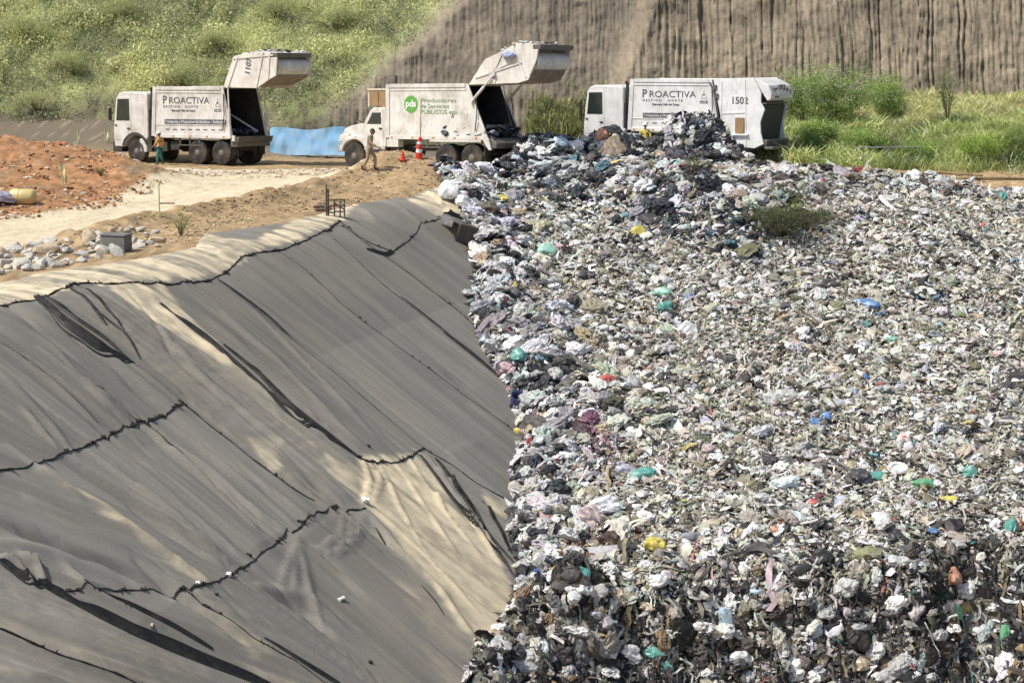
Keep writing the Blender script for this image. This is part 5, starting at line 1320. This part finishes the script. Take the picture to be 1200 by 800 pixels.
# placed by the ground their boots stand on
p = hit(188, 193.5, lambda x, y: -.05*(y-92) + 0*x, 60)
person(p, math.radians(160), 'worker in orange top, teal trousers and white helmet standing by the truck marked 1107', {'lel': (.06,.30,1.16), 'lwr': (.24,.22,1.02), 'rel': (-.04,-.32,1.14), 'rwr': (.05,-.28,.92), 'lkn': (.06,.20,.50), 'lan': (.02,.26,.09), 'lto': (.18,.28,.04), 'rkn': (.04,-.18,.50), 'ran': (-.04,-.24,.09), 'rto': (.12,-.26,.04)}, 'orange_cloth', 'teal_cloth', 'hat_white', 1.55)
p = hit(433, 200, ground)
person(p, math.radians(-15), 'bareheaded person in tan clothes walking in front of the pds truck', {'chest': (.06,0,1.27), 'neck': (.10,0,1.44), 'head': (.14,0,1.57), 'lsh': (.06,.19,1.39), 'rsh': (.06,-.19,1.39), 'rel': (.16,-.24,1.14), 'rwr': (.40,-.20,1.00), 'lel': (-.06,.26,1.13), 'lwr': (.0,.28,.90), 'lkn': (.22,.10,.52), 'lan': (.20,.10,.11), 'lto': (.36,.11,.05), 'rkn': (-.04,-.10,.50), 'ran': (-.26,-.11,.12), 'rto': (-.10,-.12,.04)}, 'tan_cloth', 'tan_cloth', None, 1.68)
p = hit(756, 175, surf)
q = ray(755, 172)*(101.6/ray(755, 172)[1]); p = np.array([q[0], q[1], max(float(surf(q[0], q[1])), q[2]+CAMH)])
q = ray(756, 176.5); q = q*(101.8/q[1])
person((q[0], q[1], q[2]+CAMH-.42), math.radians(-100), 'person in yellow shirt and white helmet behind the refuse, before the truck marked 1502', {}, 'yellow_cloth', 'dark_cloth', 'hat_white', 1.62)
if float(surf(q[0], q[1])) < q[2]+CAMH - .02:
    pass
print('PERSON3 gap', q[2]+CAMH - float(surf(q[0], q[1])))
# ------------------------------------------------------------------ things lying and standing about
def blob(name, p, size, m, label, cat, group=None, seed=0, yaw=None, sub=ICO3, cr=(.40,.30,3.0,.8), tilt=.2):
    V = crumple(sub[0], 500+seed, *cr); r = random.Random(seed)
    o = mesh_np(name, V*np.array(size), sub[1], m, None, smooth=False); o.location = tuple(p)
    o.rotation_euler = (r.uniform(-tilt, tilt), r.uniform(-tilt, tilt), r.uniform(0, 6.28) if yaw is None else yaw)
    for q in o.data.polygons: q.use_smooth = True
    o.data.set_sharp_from_angle(angle=math.radians(28))
    return tag(o, label, cat, group)
BC = {'white': (.72,.72,.70), 'grey': (.38,.38,.37), 'palegrey': (.52,.52,.50), 'black': (.022,.022,.026), 'yellow': (.66,.56,.06), 'teal': (.05,.34,.29), 'green': (.08,.40,.17), 'mint': (.28,.58,.45), 'blue': (.07,.22,.50), 'navy': (.03,.05,.22),
      'paleblue': (.38,.52,.62), 'orange': (.60,.26,.14), 'red': (.55,.05,.04), 'beige': (.52,.42,.28), 'brown': (.12,.07,.045), 'maroon': (.14,.04,.05), 'darkgrey': (.11,.11,.115), 'olive': (.24,.25,.10), 'pink': (.48,.28,.33), 'lilac': (.42,.40,.52), 'tyre': (.07,.065,.06)}
BM = {k: bagmat('plastic_'+k, tuple(.78*a + .22*b*(.45 if sum(v) < .4 else 1) for a, b in zip(v, (.36,.34,.30)))) for k, v in BC.items()}
def on(px, py): p = hit(px, py, surf); return p, FPX/p[1]
ITEMS = [ # px, py, w px, h px, colour, label
 (768,635,28,20,'yellow','bright yellow knotted plastic bag in the middle of the refuse near the front'),
 (655,666,22,13,'yellow','flattened yellow plastic bag beside a teal one near the slope edge'),
 (679,668,28,14,'teal','flattened teal plastic bag right of a flat yellow one'),
 (775,341,28,14,'mint','smooth mint green plastic bag below a grey-white one, upper middle of the refuse'),
 (776,327,28,18,'palegrey','pale grey bag resting right above the mint green bag'),
 (780,358,20,14,'teal','small teal bag just below the mint green bag'),
 (808,348,15,9,'blue','tiny royal blue bag right of the mint green bag'),
 (806,384,25,20,'white','plump white bag with a pointed top below the blue scrap'),
 (1017,355,36,15,'blue','flat steel-blue sack lying alone in the upper right refuse'),
 (955,494,16,16,'blue','left one of two crumpled blue bags lying together'),
 (968,487,16,16,'blue','right one of two crumpled blue bags lying together'),
 (969,331,34,18,'tyre','large dark brown-grey sack left of the steel-blue sack'),
 (978,433,26,15,'beige','smooth beige-grey pillow shaped bag in the right of the refuse'),
 (921,461,30,16,'palegrey','long pale pillow shaped bag in the middle right of the refuse'),
 (900,465,22,16,'white','round white bag touching the left end of a long pale bag'),
 (754,553,34,20,'teal','wrinkled teal bag beside a lilac sheet near the pink scraps'),
 (733,549,26,16,'lilac','lilac-white plastic sheet crumpled against a teal bag'),
 (1083,565,38,15,'green','long green bag between two teal ones on the right'),
 (1028,556,24,13,'teal','teal bag left of a white ring on the right side'),
 (1137,551,18,15,'teal','small teal bag upper right of the long green bag'),
 (1112,583,22,9,'yellow','thin yellow-green plastic scrap below the long green bag'),
 (1034,606,24,22,'white','round white bag like a pillow on the right, above the front face'),
 (1046,622,20,10,'black','black bag squashed below the round white pillow bag'),
 (1185,614,15,26,'teal','teal bag hanging near the right edge of the front face'),
 (1193,612,12,20,'orange','orange-pink bag at the right edge next to a teal one'),
 (908,619,17,10,'orange','terracotta coloured bag on top of a black bag'),
 (909,632,22,12,'black','shiny black bag under a terracotta coloured one'),
 (953,588,12,10,'red','small red scrap beside a dark purple bag'),
 (960,580,18,12,'maroon','dark purple bag next to a small red scrap'),
 (938,592,24,14,'grey','grey bag left of the small red scrap'),
 (1119,712,18,34,'green','tall emerald green bag standing in the dark front face'),
 (1180,744,18,38,'green','long green bag low in the front face near the right edge'),
 (711,444,24,16,'red','bright red plastic bag in the middle left of the refuse'),
 (887,691,18,11,'paleblue','small sky blue bag beside a black bag near the front'),
 (872,684,18,14,'black','black bag left of a small sky blue one near the front'),
 (765,762,24,17,'teal','dark teal bag low in the front face left of the middle'),
 (781,779,18,14,'teal','pale teal crumple at the bottom of the front face'),
 (848,722,22,34,'paleblue','pale blue plastic sheet hanging on the front face'),
 (602,712,24,28,'white','tall white bag at the foot of the sandy slope sheet'),
 (581,744,28,24,'beige','glossy beige sack at the slope edge near the bottom'),
 (634,654,22,22,'palegrey','pale grey bag near the slope edge above a yellow scrap'),
 (528,216,30,16,'white','white sheeted bundle above the two white bags by the sand heap'),
 (610,414,24,20,'teal','blue-teal bag near the slope edge above the black bags'),
 (570,395,16,14,'paleblue','light blue bag at the upper slope edge'),
 (658,446,14,11,'blue','small blue bag inside the patch of black bags'),
 (606,505,14,12,'yellow','yellow scrap at the slope edge below the blue bucket'),
 (622,502,12,20,'beige','bent beige cardboard strip by the slope edge'),
 (640,292,26,18,'mint','pale mint plastic sheet near the upper slope edge'),
 (598,283,20,12,'maroon','reddish brown bag near the upper slope edge'),
 (747,269,18,14,'yellow','yellow-green bag in the upper middle of the refuse'),
 (798,191,24,13,'teal','teal bag at the foot of the tall refuse heap'),
 (706,156,18,22,'orange','terracotta bag on the heap in front of the right truck cab'),
 (886,232,28,16,'palegrey','pale blue-grey bag beside the dark brush heap'),
 (1103,211,18,14,'palegrey','pale grey-blue bag at the far right edge of the refuse'),
 (1175,229,12,15,'teal','small teal bag at the far right edge of the refuse'),
 (1068,440,20,12,'mint','faint mint bag in the right middle of the refuse'),
 (1045,396,16,10,'mint','small faint green bag right of centre'),
 (920,538,24,12,'darkgrey','dark grey pillow bag left of the teal bags'),
 (700,633,40,10,'brown','brown trampled mat left of the bright yellow bag'),
 (700,690,26,20,'palegrey','pale round bag on the front face below the brown mat'),
 (810,690,34,16,'darkgrey','dark grey sack lying above the front face, middle'),
 (890,640,36,17,'tyre','brown-grey bulging sack beside the terracotta bag'),
 (962,650,28,22,'black','black bushy bundle with a knob on the front edge'),
 (938,666,34,18,'black','black bag sprawling below the bushy black bundle'),
 (1020,646,40,20,'olive','olive-grey long sack at the upper edge of the front face'),
 (1062,642,24,13,'darkgrey','dark grey smooth bag right of the olive sack'),
 (1055,656,30,14,'palegrey','pale silver bag below the olive sack'),
 (640,228,30,14,'darkgrey','dark plastic bag near the top left of the refuse'),
 (762,255,34,14,'black','black open bag in the upper refuse'),
 (588,232,18,12,'yellow','ochre scrap by the white litter near the sand heap'),
 (1180,490,20,12,'darkgrey','dark bag at the right edge of the refuse, middle height'),
 (760,150,16,12,'palegrey','pale bag on the ridge under the person in yellow'),
 (655,165,26,18,'paleblue','pale blue-grey sack on the dark refuse behind the pds truck'),
 (600,182,22,16,'black','black bag just behind the tail of the pds truck'),
 (718,152,22,18,'black','black bag below the cab of the truck marked 1502'),
 (1010,775,26,22,'beige','yellow-beige sack at the bottom of the front face'),
 (1150,738,26,18,'palegrey','pale smooth bag in the front face left of the long green bag'),
 (1116,672,24,26,'orange','ochre-brown bag in the upper front face'),
 (955,735,20,26,'paleblue','pale triangle of plastic hanging on the front face'),
 (870,770,34,26,'white','white crumpled sack at the bottom of the front face'),
 (1040,790,40,20,'palegrey','pale cardboard sheet at the bottom edge of the refuse'),
 (700,718,30,16,'lilac','greyish lilac sack low at the left of the front face'),
 (650,770,26,18,'palegrey','pale bag in the lower left corner of the refuse'),
 (575,782,22,16,'white','white frothy bag at the lowest slope edge'),
]
for i, (px, py, w_, h_, c, lb) in enumerate(ITEMS):
    p, s = on(px, py + h_*.25); a = w_/2/s*.92; b = h_/2/s*.85
    hang = py > 680 and h_ > w_
    blob('plastic_bag' if 'scrap' not in lb and 'sheet' not in lb else 'plastic_scrap', p + np.array([0, 0, b*.15]), (a, max(b, a*.5) if not hang else a*.6, b*1.1), BM[c], lb, 'bag' if 'scrap' not in lb else 'scrap', None, i, yaw=random.uniform(-.25, .25), cr=(.34,.13,2.2,1.0) if w_ > 20 else (.38,.15,2.0,1.0), tilt=.12)

def bags(n, col_w, region_px, smin, smax, seed):
    r = np.random.RandomState(seed); k = 0; meshes = {}
    while k < n:
        px, py = r.uniform(region_px[0], region_px[2]), r.uniform(region_px[1], region_px[3]); 
        p, s = on(px, py)
        if p[0] < toe_x(p[1]) + .05 or float(refuse(p[0], p[1])) < float(ground(p[0], p[1])): continue
        c = random.choices([a for a, _ in col_w], [b for _, b in col_w])[0]; v = r.randint(7); sz = r.uniform(smin, smax)
        key = (c, v)
        if key not in meshes:
            meshes[key] = mesh_np('plastic_bag', crumple(ICO4[0], 700+v, .50, .22, 2.7, .75), ICO4[1], BM[c], None, smooth=True, mesh_only=True); meshes[key].set_sharp_from_angle(angle=math.radians(26))
        o = link(bpy.data.objects.new('plastic_bag', meshes[key])); o.location = (p[0], p[1], p[2] + sz*.12)
        o.scale = (sz*r.uniform(.75, 1.3), sz*r.uniform(.7, 1.1), sz*r.uniform(.7, 1.1)); o.rotation_euler = (r.randn()*.35, r.randn()*.35, r.rand()*6.28)
        w = {'white': 'white', 'palegrey': 'pale grey', 'grey': 'mid grey', 'black': 'black', 'darkgrey': 'dark grey', 'beige': 'tan'}[c]
        tag(o, 'plain %s plastic bag lying crumpled among the loose refuse' % w, 'bag', 'plain %s bags in the refuse' % w); k += 1
CW = [('white', 34), ('palegrey', 22), ('grey', 12), ('black', 22), ('darkgrey', 7), ('beige', 3)]
bags(70, CW, (535, 250, 690, 700), .17, .34, 1)
bags(45, [('black', 45), ('darkgrey', 20), ('white', 20), ('palegrey', 15)], (585, 152, 880, 215), .18, .36, 2)
bags(60, CW, (570, 680, 1200, 800), .15, .34, 3)
bags(60, CW, (690, 230, 1195, 640), .14, .27, 4)

# --- other single pieces in the refuse
def piece(name, px, py, mb, mats, label, cat, yaw=0, dz=0, smooth=False, bevel=0, rx=0, ry=0):
    p, s = on(px, py); o = mb.build(name, mats, None, smooth=smooth, bevel=bevel); o.location = (p[0], p[1], p[2]+dz); o.rotation_euler = (rx, ry, yaw); return tag(o, label, cat)
mb = MB(); mb.lathe([(.20,-.05),(.30,-.06),(.34,0),(.30,.06),(.20,.05),(.19,0)], 'z', n=24); piece('plastic_ring', 1052, 552, mb, BM['white'], 'white plastic ring lying flat between the teal and green bags', 'ring', rx=.3, dz=.1)
mb = MB(); mb.box((-.5,-.28,-.015),(.5,.28,.015)); piece('board', 710, 652, mb, BM['palegrey'], 'flat pale board with torn edges left of the bright yellow bag', 'board', yaw=.3, rx=.5, dz=.12)
for i, (px, py, l, yw, ry, m, lb) in enumerate([(684,566,.62,.4,-1.0,'white','white plank leaning beside the lilac sheet'),(671,583,.55,.2,1.1,'white','narrow white slat standing near the slope edge pile'),(1092,765,1.1,.1,1.15,'white','long white strip hanging down the lower front face'),(952,678,.7,.1,-1.2,'palegrey','pale stick upright near the black bundle'),(1078,700,.8,.1,1.35,'white','white twisted strip hanging in the middle of the front face'),(625,665,.7,.5,.5,'palegrey','pale pole lying across bags by the slope edge'),(1125,222,1.3,-.9,.15,'brown','brown plank lying at the far right edge of the refuse'),(866,235,.6,.8,.3,'beige','tan stick near the dark brush heap')]):
    mb = MB(); n_ = 7; xs_ = [(-l/2 + l*k/(n_-1), .03*math.sin(k*1.7+i), .02*math.cos(k*2.1+i)) for k in range(n_)]
    for k in range(n_-1): a, b = xs_[k], xs_[k+1]; mb.add([(a[0],a[1]-.05,a[2]-.01),(b[0],b[1]-.045,b[2]-.01),(b[0],b[1]+.045,b[2]-.01),(a[0],a[1]+.05,a[2]-.01),(a[0],a[1]-.05,a[2]+.015),(b[0],b[1]-.045,b[2]+.015),(b[0],b[1]+.045,b[2]+.015),(a[0],a[1]+.05,a[2]+.015)], [(0,3,2,1),(4,5,6,7),(0,1,5,4),(2,3,7,6)] + ([(0,4,7,3)] if k == 0 else []) + ([(1,2,6,5)] if k == n_-2 else []))
    bm_ = mb.build('loose_plank' if m in ('brown','beige') else 'plastic_strip', BM[m], None); p, s = on(px, py); bm_.location = (p[0], p[1]-.05, p[2]+.12 + abs(math.sin(ry))*l*.3); bm_.rotation_euler = (0, ry, yw); tag(bm_, lb, 'strip' if m not in ('brown','beige') else 'plank')
# blue bucket with a white rim at the slope edge
p, s = on(606, 474); E = empty('bucket', tuple(p + np.array([0,0,.15])), 0, 'dark blue bucket with a white hoop lying at the slope edge', 'bucket', rot=(.5,.2,0))
mb = MB(); mb.lathe([(.20,-.25),(.26,.22),(.23,.22),(.17,-.2)], 'z', n=24); mb.build('tub', BM['navy'], E, smooth=True); mb = MB(); mb.lathe([(.275,-.30),(.31,-.28),(.31,-.24),(.275,-.22)], 'z', n=24); mb.build('hoop', BM['white'], E, smooth=True)
blob('plastic_bag', on(527,236)[0] + np.array([0,0,.28]), (.42,.38,.42), BM['white'], 'large white bag standing between the sand heap and the refuse', 'bag', seed=201, cr=(.22,.10,1.8,1.0))
blob('plastic_bag', on(543,243)[0] + np.array([0,0,.2]), (.30,.28,.32), BM['white'], 'smaller white bag right of the large one by the sand heap', 'bag', seed=202, cr=(.22,.10,1.8,1.0))
# dark block under a grey flap
p, s = on(538, 281); mb = MB(); mb.box((-.42,-.32,-.1),(.42,.32,.62)); o = mb.build('block', M['darkwood'], None, bevel=.05); o.location = (p[0]+.1, p[1], p[2]); o.rotation_euler = (.12,.28,.5); tag(o, 'dark square block half covered by a grey cloth at the top of the slope', 'block')
n_ = 15; a_, b_ = np.meshgrid(np.linspace(-1, 1, n_), np.linspace(-1, 1, n_)); a_, b_ = a_.ravel(), b_.ravel()
V = np.stack([a_*.62, b_*.45, .12*fbm(a_*1.6, b_*1.6, s=9, o=3) - .35*np.clip(np.abs(a_)-.6, 0, 1) - .30*np.clip(np.abs(b_)-.55, 0, 1)], 1)
o = mesh_np('cloth_flap', V, grid_faces(n_, n_), M['geodark']); o.location = (p[0]-.10, p[1]+.05, p[2]+.78); o.rotation_euler = (.1,.35,.5); tag(o, 'grey cloth flap draped over the dark block at the slope top', 'cloth')

# --- pale boulders beside the road
RK_ = bagmat('pale_boulder', (.52,.49,.42), .9); RK2 = bagmat('grey_boulder', (.48,.46,.41), .9); RK3 = bagmat('tan_boulder', (.46,.37,.25), .9)
rockmesh = []
for v in range(14):
    V, F = ICO3; o_ = v*3.7; rr = 1 + .28*fbm(V[:,0]*1.1+o_, V[:,1]*1.1, V[:,2]*1.1, s=610, o=3)*1.5; V = V*rr[:, None]
    for k in range(9):   # flat worn sides
        d = np.random.RandomState(v*9+k).randn(3); d /= np.linalg.norm(d); t = V@d; V = V - np.outer(np.clip(t-.62, 0, None), d)*.95
    rockmesh.append(mesh_np('boulder', V*np.array([1, .78, .62]), F, [RK_, RK2, RK3][v % 3 if v % 5 else 0], None, smooth=True, mesh_only=True)); rockmesh[-1].set_sharp_from_angle(angle=math.radians(25))
ROCKZ = [(-30,338),(0,322),(40,318),(100,308),(150,296),(185,290),(182,270),(150,268),(95,276),(60,282),(20,290),(-30,300)]
rr_ = np.random.RandomState(8); made = []
def rock(px, py, sz, lb, grp=None, mi=None):
    p = hit(px, py, ground); o = link(bpy.data.objects.new('boulder', rockmesh[rr_.randint(14) if mi is None else mi])); o.location = (p[0], p[1], p[2] + sz*.28)
    o.scale = (sz*rr_.uniform(.85,1.3), sz*rr_.uniform(.8,1.1), sz*rr_.uniform(.75,1.1)); o.rotation_euler = (rr_.randn()*.25, rr_.randn()*.25, rr_.rand()*6.28); made.append((p[0], p[1], sz)); return tag(o, lb, 'rock', grp)
for px, py, sz, lb in ((25,315,.42,'long pale boulder at the lower front of the rock pile'),(48,313,.30,'nearly round pale boulder at the front edge of the rock pile'),(58,296,.42,'large whitish boulder in the middle of the rock pile'),(40,291,.36,'flat pale slab boulder at the upper left of the rock pile'),(103,282,.42,'tall whitish boulder at the back of the rock pile'),(122,297,.38,'pale boulder lying just before the dark crate'),(0,300,.38,'pale boulder cut off by the left edge of the photo')): rock(px, py, sz, lb)
k = 0; t_ = 0
while k < 120 and t_ < 4000:
    t_ += 1; px, py = rr_.uniform(-30, 200), rr_.uniform(262, 335)
    if not inpoly(np.array([px]), np.array([py]), ROCKZ)[0]: continue
    sz = rr_.choice([.12,.16,.2,.24,.28], p=[.25,.25,.25,.15,.10]); p = hit(px, py, ground)
    if any(math.hypot(p[0]-a, p[1]-b) < (sz+c)*.62 for a, b, c in made): continue
    rock(px, py, sz, 'smaller pale boulder among the many in the rock pile beside the haul road', 'small boulders in the rock pile'); k += 1
p = hit(137, 294, ground); mb = MB(); mb.box((-.42,-.25,0),(.42,.25,.50)); mb.box((-.45,-.28,.5),(.45,.28,.56)); o = mb.build('crate', M['geodark'], None, bevel=.02); o.location = tuple(p); o.rotation_euler = (0,0,-.35); tag(o, 'dark grey crate standing in the rock pile', 'crate')
# loose stones and clods on the ground: uncountable
r = np.random.RandomState(19)
def pebbles(n, poly, smin, smax, A, name, label, kind='stuff'):
    x0, x1 = min(q[0] for q in poly), max(q[0] for q in poly); y0, y1 = min(q[1] for q in poly), max(q[1] for q in poly)
    x = r.uniform(x0, x1, n*3); y = r.uniform(y0, y1, n*3); m = inpoly(x, y, poly) & (fbm(x*.9, y*.9, s=620) > -.25 + .3*r.rand(n*3)); x, y = x[m][:n], y[m][:n]
    S = np.stack([x, y, ground(x, y) - .0, x*0, y*0], 1); REG['_p'] = A; RK[:] = list(REG); REGARR['_p'] = (np.array([c for c, w_ in A]), np.cumsum([w_ for c, w_ in A])/sum(w_ for c, w_ in A))
    V, F, Cc = scatter([(crumple(ICO1[0], 40+k_, .4, .1, 1.5, .7), ICO1[1]) for k_ in range(6)], S, smin + (smax-smin)*r.rand(len(x))**2, r, .75, np.full(len(x), RK.index('_p')), tilt=.2, lift=.15, spkl=.08)
    return tag(mesh_np(name, V, F, M['land'], Cc, smooth=False), label, kind=kind)
pebbles(1800, PADP + [], .02, .10, [((.52,.45,.33),5),((.40,.33,.23),3),((.60,.55,.45),2)], 'pad_rubble', 'pale rubble strewn on the pad around the trucks')
pebbles(5200, W0([(60,290),(170,262),(300,235),(400,222),(460,182),(530,214),(515,232),(400,243),(300,252),(200,285)]), .02, .07, [((.30,.21,.12),5),((.40,.30,.18),3),((.20,.14,.08),2)], 'berm_clods', 'brown clods on the berm and the sand heap')
pebbles(3200, W0([(-40,170),(120,172),(215,212),(160,238),(0,262),(-40,262)]), .02, .11, [((.34,.17,.08),5),((.46,.36,.26),2),((.22,.11,.05),3),((.55,.48,.40),1)], 'red_clods', 'red clods and pale stones on the red earth')
pebbles(900, W0([(-60,345),(0,330),(150,292),(240,282),(380,250),(390,240),(240,262),(150,280),(-60,310)]), .02, .06, [((.50,.42,.28),5),((.36,.28,.17),3)], 'edge_gravel', 'small gravel along the upper edge of the slope cover')

# --- stakes with pennants, marker post
def stake(px, py, h_, flag, label, lean=0.0, m='stakegreen', cat='marker stake'):
    p = hit(px, py, ground); E = empty('marker_stake', tuple(p), 0, label, cat, rot=(0, lean, 0)); mb = MB(); mb.frustum((0,0,-.1), (0,0,h_), .03, .022, 6); mb.build('stake', M[m], E)
    if flag:
        n_ = 7; V = []; 
        for i in range(n_):
            t = i/(n_-1); V += [(.02 + flag[0]*t*.55 + .04*math.sin(t*5), .05*math.sin(t*7), h_ - flag[1]*t), (.02 + flag[0]*t*.25, .04*math.sin(t*6+1), h_ - .12 - (flag[1]+.25)*t)]
        Fs = [(2*i, 2*i+2, 2*i+3, 2*i+1) for i in range(n_-1)]; b = MB(); b.add(V, Fs); b.build('pennant', M['pennant'], E)
    return E
stake(91, 171, .70, (.20,.35), 'thin pale stake with a pennant on the dirt behind the red earth', .02)
stake(124, 168, .75, (.45,.55), 'stake with a drooping yellow pennant closest to the left truck cab', -.05)
stake(74, 216, .85, (.40,.60), 'stake with a pale yellow pennant in the middle of the red earth', -.12)
stake(517, 189, 1.10, (-.45,.75), 'stake with a pale green pennant before the rear wheels of the pds truck', .04)
E = stake(187, 253, 1.15, None, 'plain pale green stake at the lower edge of the haul road', .0); mb = MB(); mb.box((.02,-.02,.42),(.55,.02,.46)); mb.build('cross_rail', M['darkwood'], E)
p = hit(491, 187, ground); E = empty('striped_post', tuple(p), 0, 'tall thin pole in red and white striped barrels before the pds truck', 'marker post')
for k, (z0, z1, m) in enumerate(((0,.28,'red'),(.28,.42,'hat_white'),(.42,.62,'red'),(.62,.72,'hat_white'),(.72,.90,'red'))): mb = MB(); mb.frustum((0,0,z0),(0.02*k,0,z1-.002), .15-.018*k, .145-.018*k, 14); mb.build('band', M[m], E)
mb = MB(); mb.frustum((0.06,0,.9),(.10,0,2.4), .022, .018, 6); mb.build('pole', M['wood'], E)
p = hit(472, 188, ground); E = empty('traffic_cone', tuple(p), 0, 'small red cone under the pds truck near the sand heap', 'cone'); E.scale = (.7,.7,.7); mb = MB(); mb.lathe([(.16,.03),(.03,.55),(.001,.56)], 'z', n=16); mb.build('cone', M['red'], E, smooth=True); mb = MB(); mb.box((-.2,-.2,0),(.2,.2,.035)); mb.build('base', M['red'], E)
# --- blue tarp barrier behind
for name, x0, x1, yw in (('tarp_barrier', 316, 404, 0),):
    n_, m_ = 40, 8; a_, b_ = np.meshgrid(np.linspace(0, 1, n_), np.linspace(0, 1, m_)); a_, b_ = a_.ravel(), b_.ravel()
    A = ray(x0, 182); A = A*(116.5/A[1]); B = ray(x1, 182); B = B*(114.5/B[1]); A[2] += CAMH; B[2] += CAMH
    top = 1.38; P = A[None]*(1-a_)[:, None] + B[None]*a_[:, None]; P[:, 2] += b_*top + .05*np.sin(a_*9)*b_ - .10*np.sin(a_*PI)*b_; P[:, 1] += .45*b_ + .07*np.sin(a_*31 + b_*2)*(1-b_*.6) + .16*ridged(a_*7, b_*2, s=640)
    E = empty(name, tuple(A), 0, 'long bright blue tarp barrier stretched between the first two trucks', 'tarp barrier')
    mesh_np('tarp', P - A[None], grid_faces(n_, m_), M['tarp'], parent=E)
    for k in range(5):
        q = A*(1-k/4) + B*k/4 - A; mb = MB(); mb.frustum((q[0], q[1]+.55, q[2]-.3), (q[0], q[1]+.55, q[2]+top+.06), .04, .035, 7); mb.build('post', M['wood'], E)
# --- charred wooden frame on the crest, plastic drum and sheet at the left
p = hit(392, 254, liner); E = empty('charred_rack', tuple(p), 0, 'small charred wooden rack with an upright post on the slope crest', 'rack')
for a, b in (((-.28,0,0),(-.28,0,1.15)),((-.22,.06,0),(-.22,.06,1.0)),((0,0,-.1),(0,0,.62)),((.36,.02,-.1),(.36,.02,.60)),((.2,.1,-.1),(.2,.1,.55)),((-.3,0,.60),(.4,.02,.62)),((-.3,0,.40),(.4,.02,.40)),((0,0,.2),(.4,.02,.18)),((0,0,.5),(.36,.02,.25))):
    mb = MB(); mb.frustum(a, b, .032, .028, 5); mb.build('rail' if abs(a[2]-b[2]) < .3 else 'post', M['darkwood'] if a[0] < .1 else M['tarnish'], E)
blob('earth_clod', hit(378, 248, liner) + np.array([0,0,.1]), (.32,.22,.2), bagmat('dark_earth', (.14,.10,.07), .95), 'dark clod of earth left of the charred wooden rack', 'clod', seed=88)
p = hit(27, 238, ground); E = empty('drum', tuple(p + np.array([0,0,.24])), 0, 'faded yellow plastic drum lying at the left foot of the red earth', 'drum', rot=(0,0,-.15))
mb = MB(); mb.lathe([(.10,-.50),(.24,-.46),(.29,-.38),(.29,-.1),(.27,-.08),(.29,-.06),(.29,.36),(.22,.46),(.08,.50)], 'x', n=24); mb.build('shell', M['yellowp'], E, smooth=True); mb = MB(); mb.lathe([(.10,-.56),(.12,-.56),(.12,-.49),(.10,-.49)], 'x', n=16); mb.build('spout', M['chassis'], E)
blob('sack', hit(4, 238, ground) + np.array([0,0,.18]), (.55,.32,.26), BM['lilac'], 'pale lilac-white sack cut off by the left edge beside the yellow drum', 'sack', seed=90)
# --- wire basket and pipe at the right edge of the field
p = hit(1038, 193, surf); E = empty('wire_basket', (p[0], p[1], p[2]), 0, 'low cage of thin wire and netting at the far edge of the refuse', 'wire cage')
for a, b in (((-1.3,0,.0),(-1.3,0,.75)),((.0,0,0),(0,0,.72)),((1.5,0,0),(1.5,0,.80)),((-1.3,0,.75),(1.5,0,.78)),((-1.3,.7,.7),(1.5,.7,.7)),((-1.3,0,.75),(-1.3,.7,.70)),((1.5,0,.78),(1.5,.7,.7)),((-1.3,0,.3),(1.5,0,.32))): mb = MB(); mb.frustum(a, b, .022, .022, 5); mb.build('wire', M['steel'], E)
p = hit(1160, 211, surf); mb = MB(); mb.tube([(-1.6,0,.08),(0,0,.1),(2.2,.1,.07)], .055, 10); o = mb.build('pipe', M['wood'], None, smooth=True); o.location = tuple(p); tag(o, 'long tan pipe lying on the sand at the right edge', 'pipe')
p = hit(1122, 206, surf); mb = MB(); mb.tube([(-.9,.7,.1),(.9,-.7,.08)], .05, 8); o = mb.build('pipe', M['rust'], None, smooth=True); o.location = tuple(p); tag(o, 'short rusty pipe slanting toward the refuse left of the tan pipe', 'pipe')
# ------------------------------------------------------------------ light
SUN = Vector((-.52, -.22, .82)).normalized()
w = bpy.data.worlds.new('World'); SC.world = w; w.use_nodes = True
nt = w.node_tree; nt.nodes.clear()
sky = nt.nodes.new('ShaderNodeTexSky'); sky.sky_type = 'NISHITA'; sky.sun_disc = False
sky.sun_elevation = math.asin(SUN.z); sky.sun_rotation = math.atan2(SUN.x, SUN.y)
sky.dust_density = 2.5; sky.air_density = 1.0
bg = nt.nodes.new('ShaderNodeBackground'); bg.inputs[1].default_value = .15
wo = nt.nodes.new('ShaderNodeOutputWorld'); nt.links.new(sky.outputs[0], bg.inputs[0]); nt.links.new(bg.outputs[0], wo.inputs[0])
ld = bpy.data.lights.new('sun', 'SUN'); ld.energy = 4.5; ld.angle = math.radians(.5); ld.color = (1, .955, .88)
lo = bpy.data.objects.new('sun', ld); COL.objects.link(lo); lo.location = (-30, 20, 60)
lo.rotation_euler = SUN.to_track_quat('Z', 'Y').to_euler()
SC.view_settings.view_transform = 'Standard'; SC.view_settings.look = 'None'; SC.view_settings.exposure = 0; SC.view_settings.gamma = 1
SC.render.engine = 'CYCLES'; SC.cycles.use_denoising = True
SC.cycles.max_bounces = 6; SC.cycles.diffuse_bounces = 3
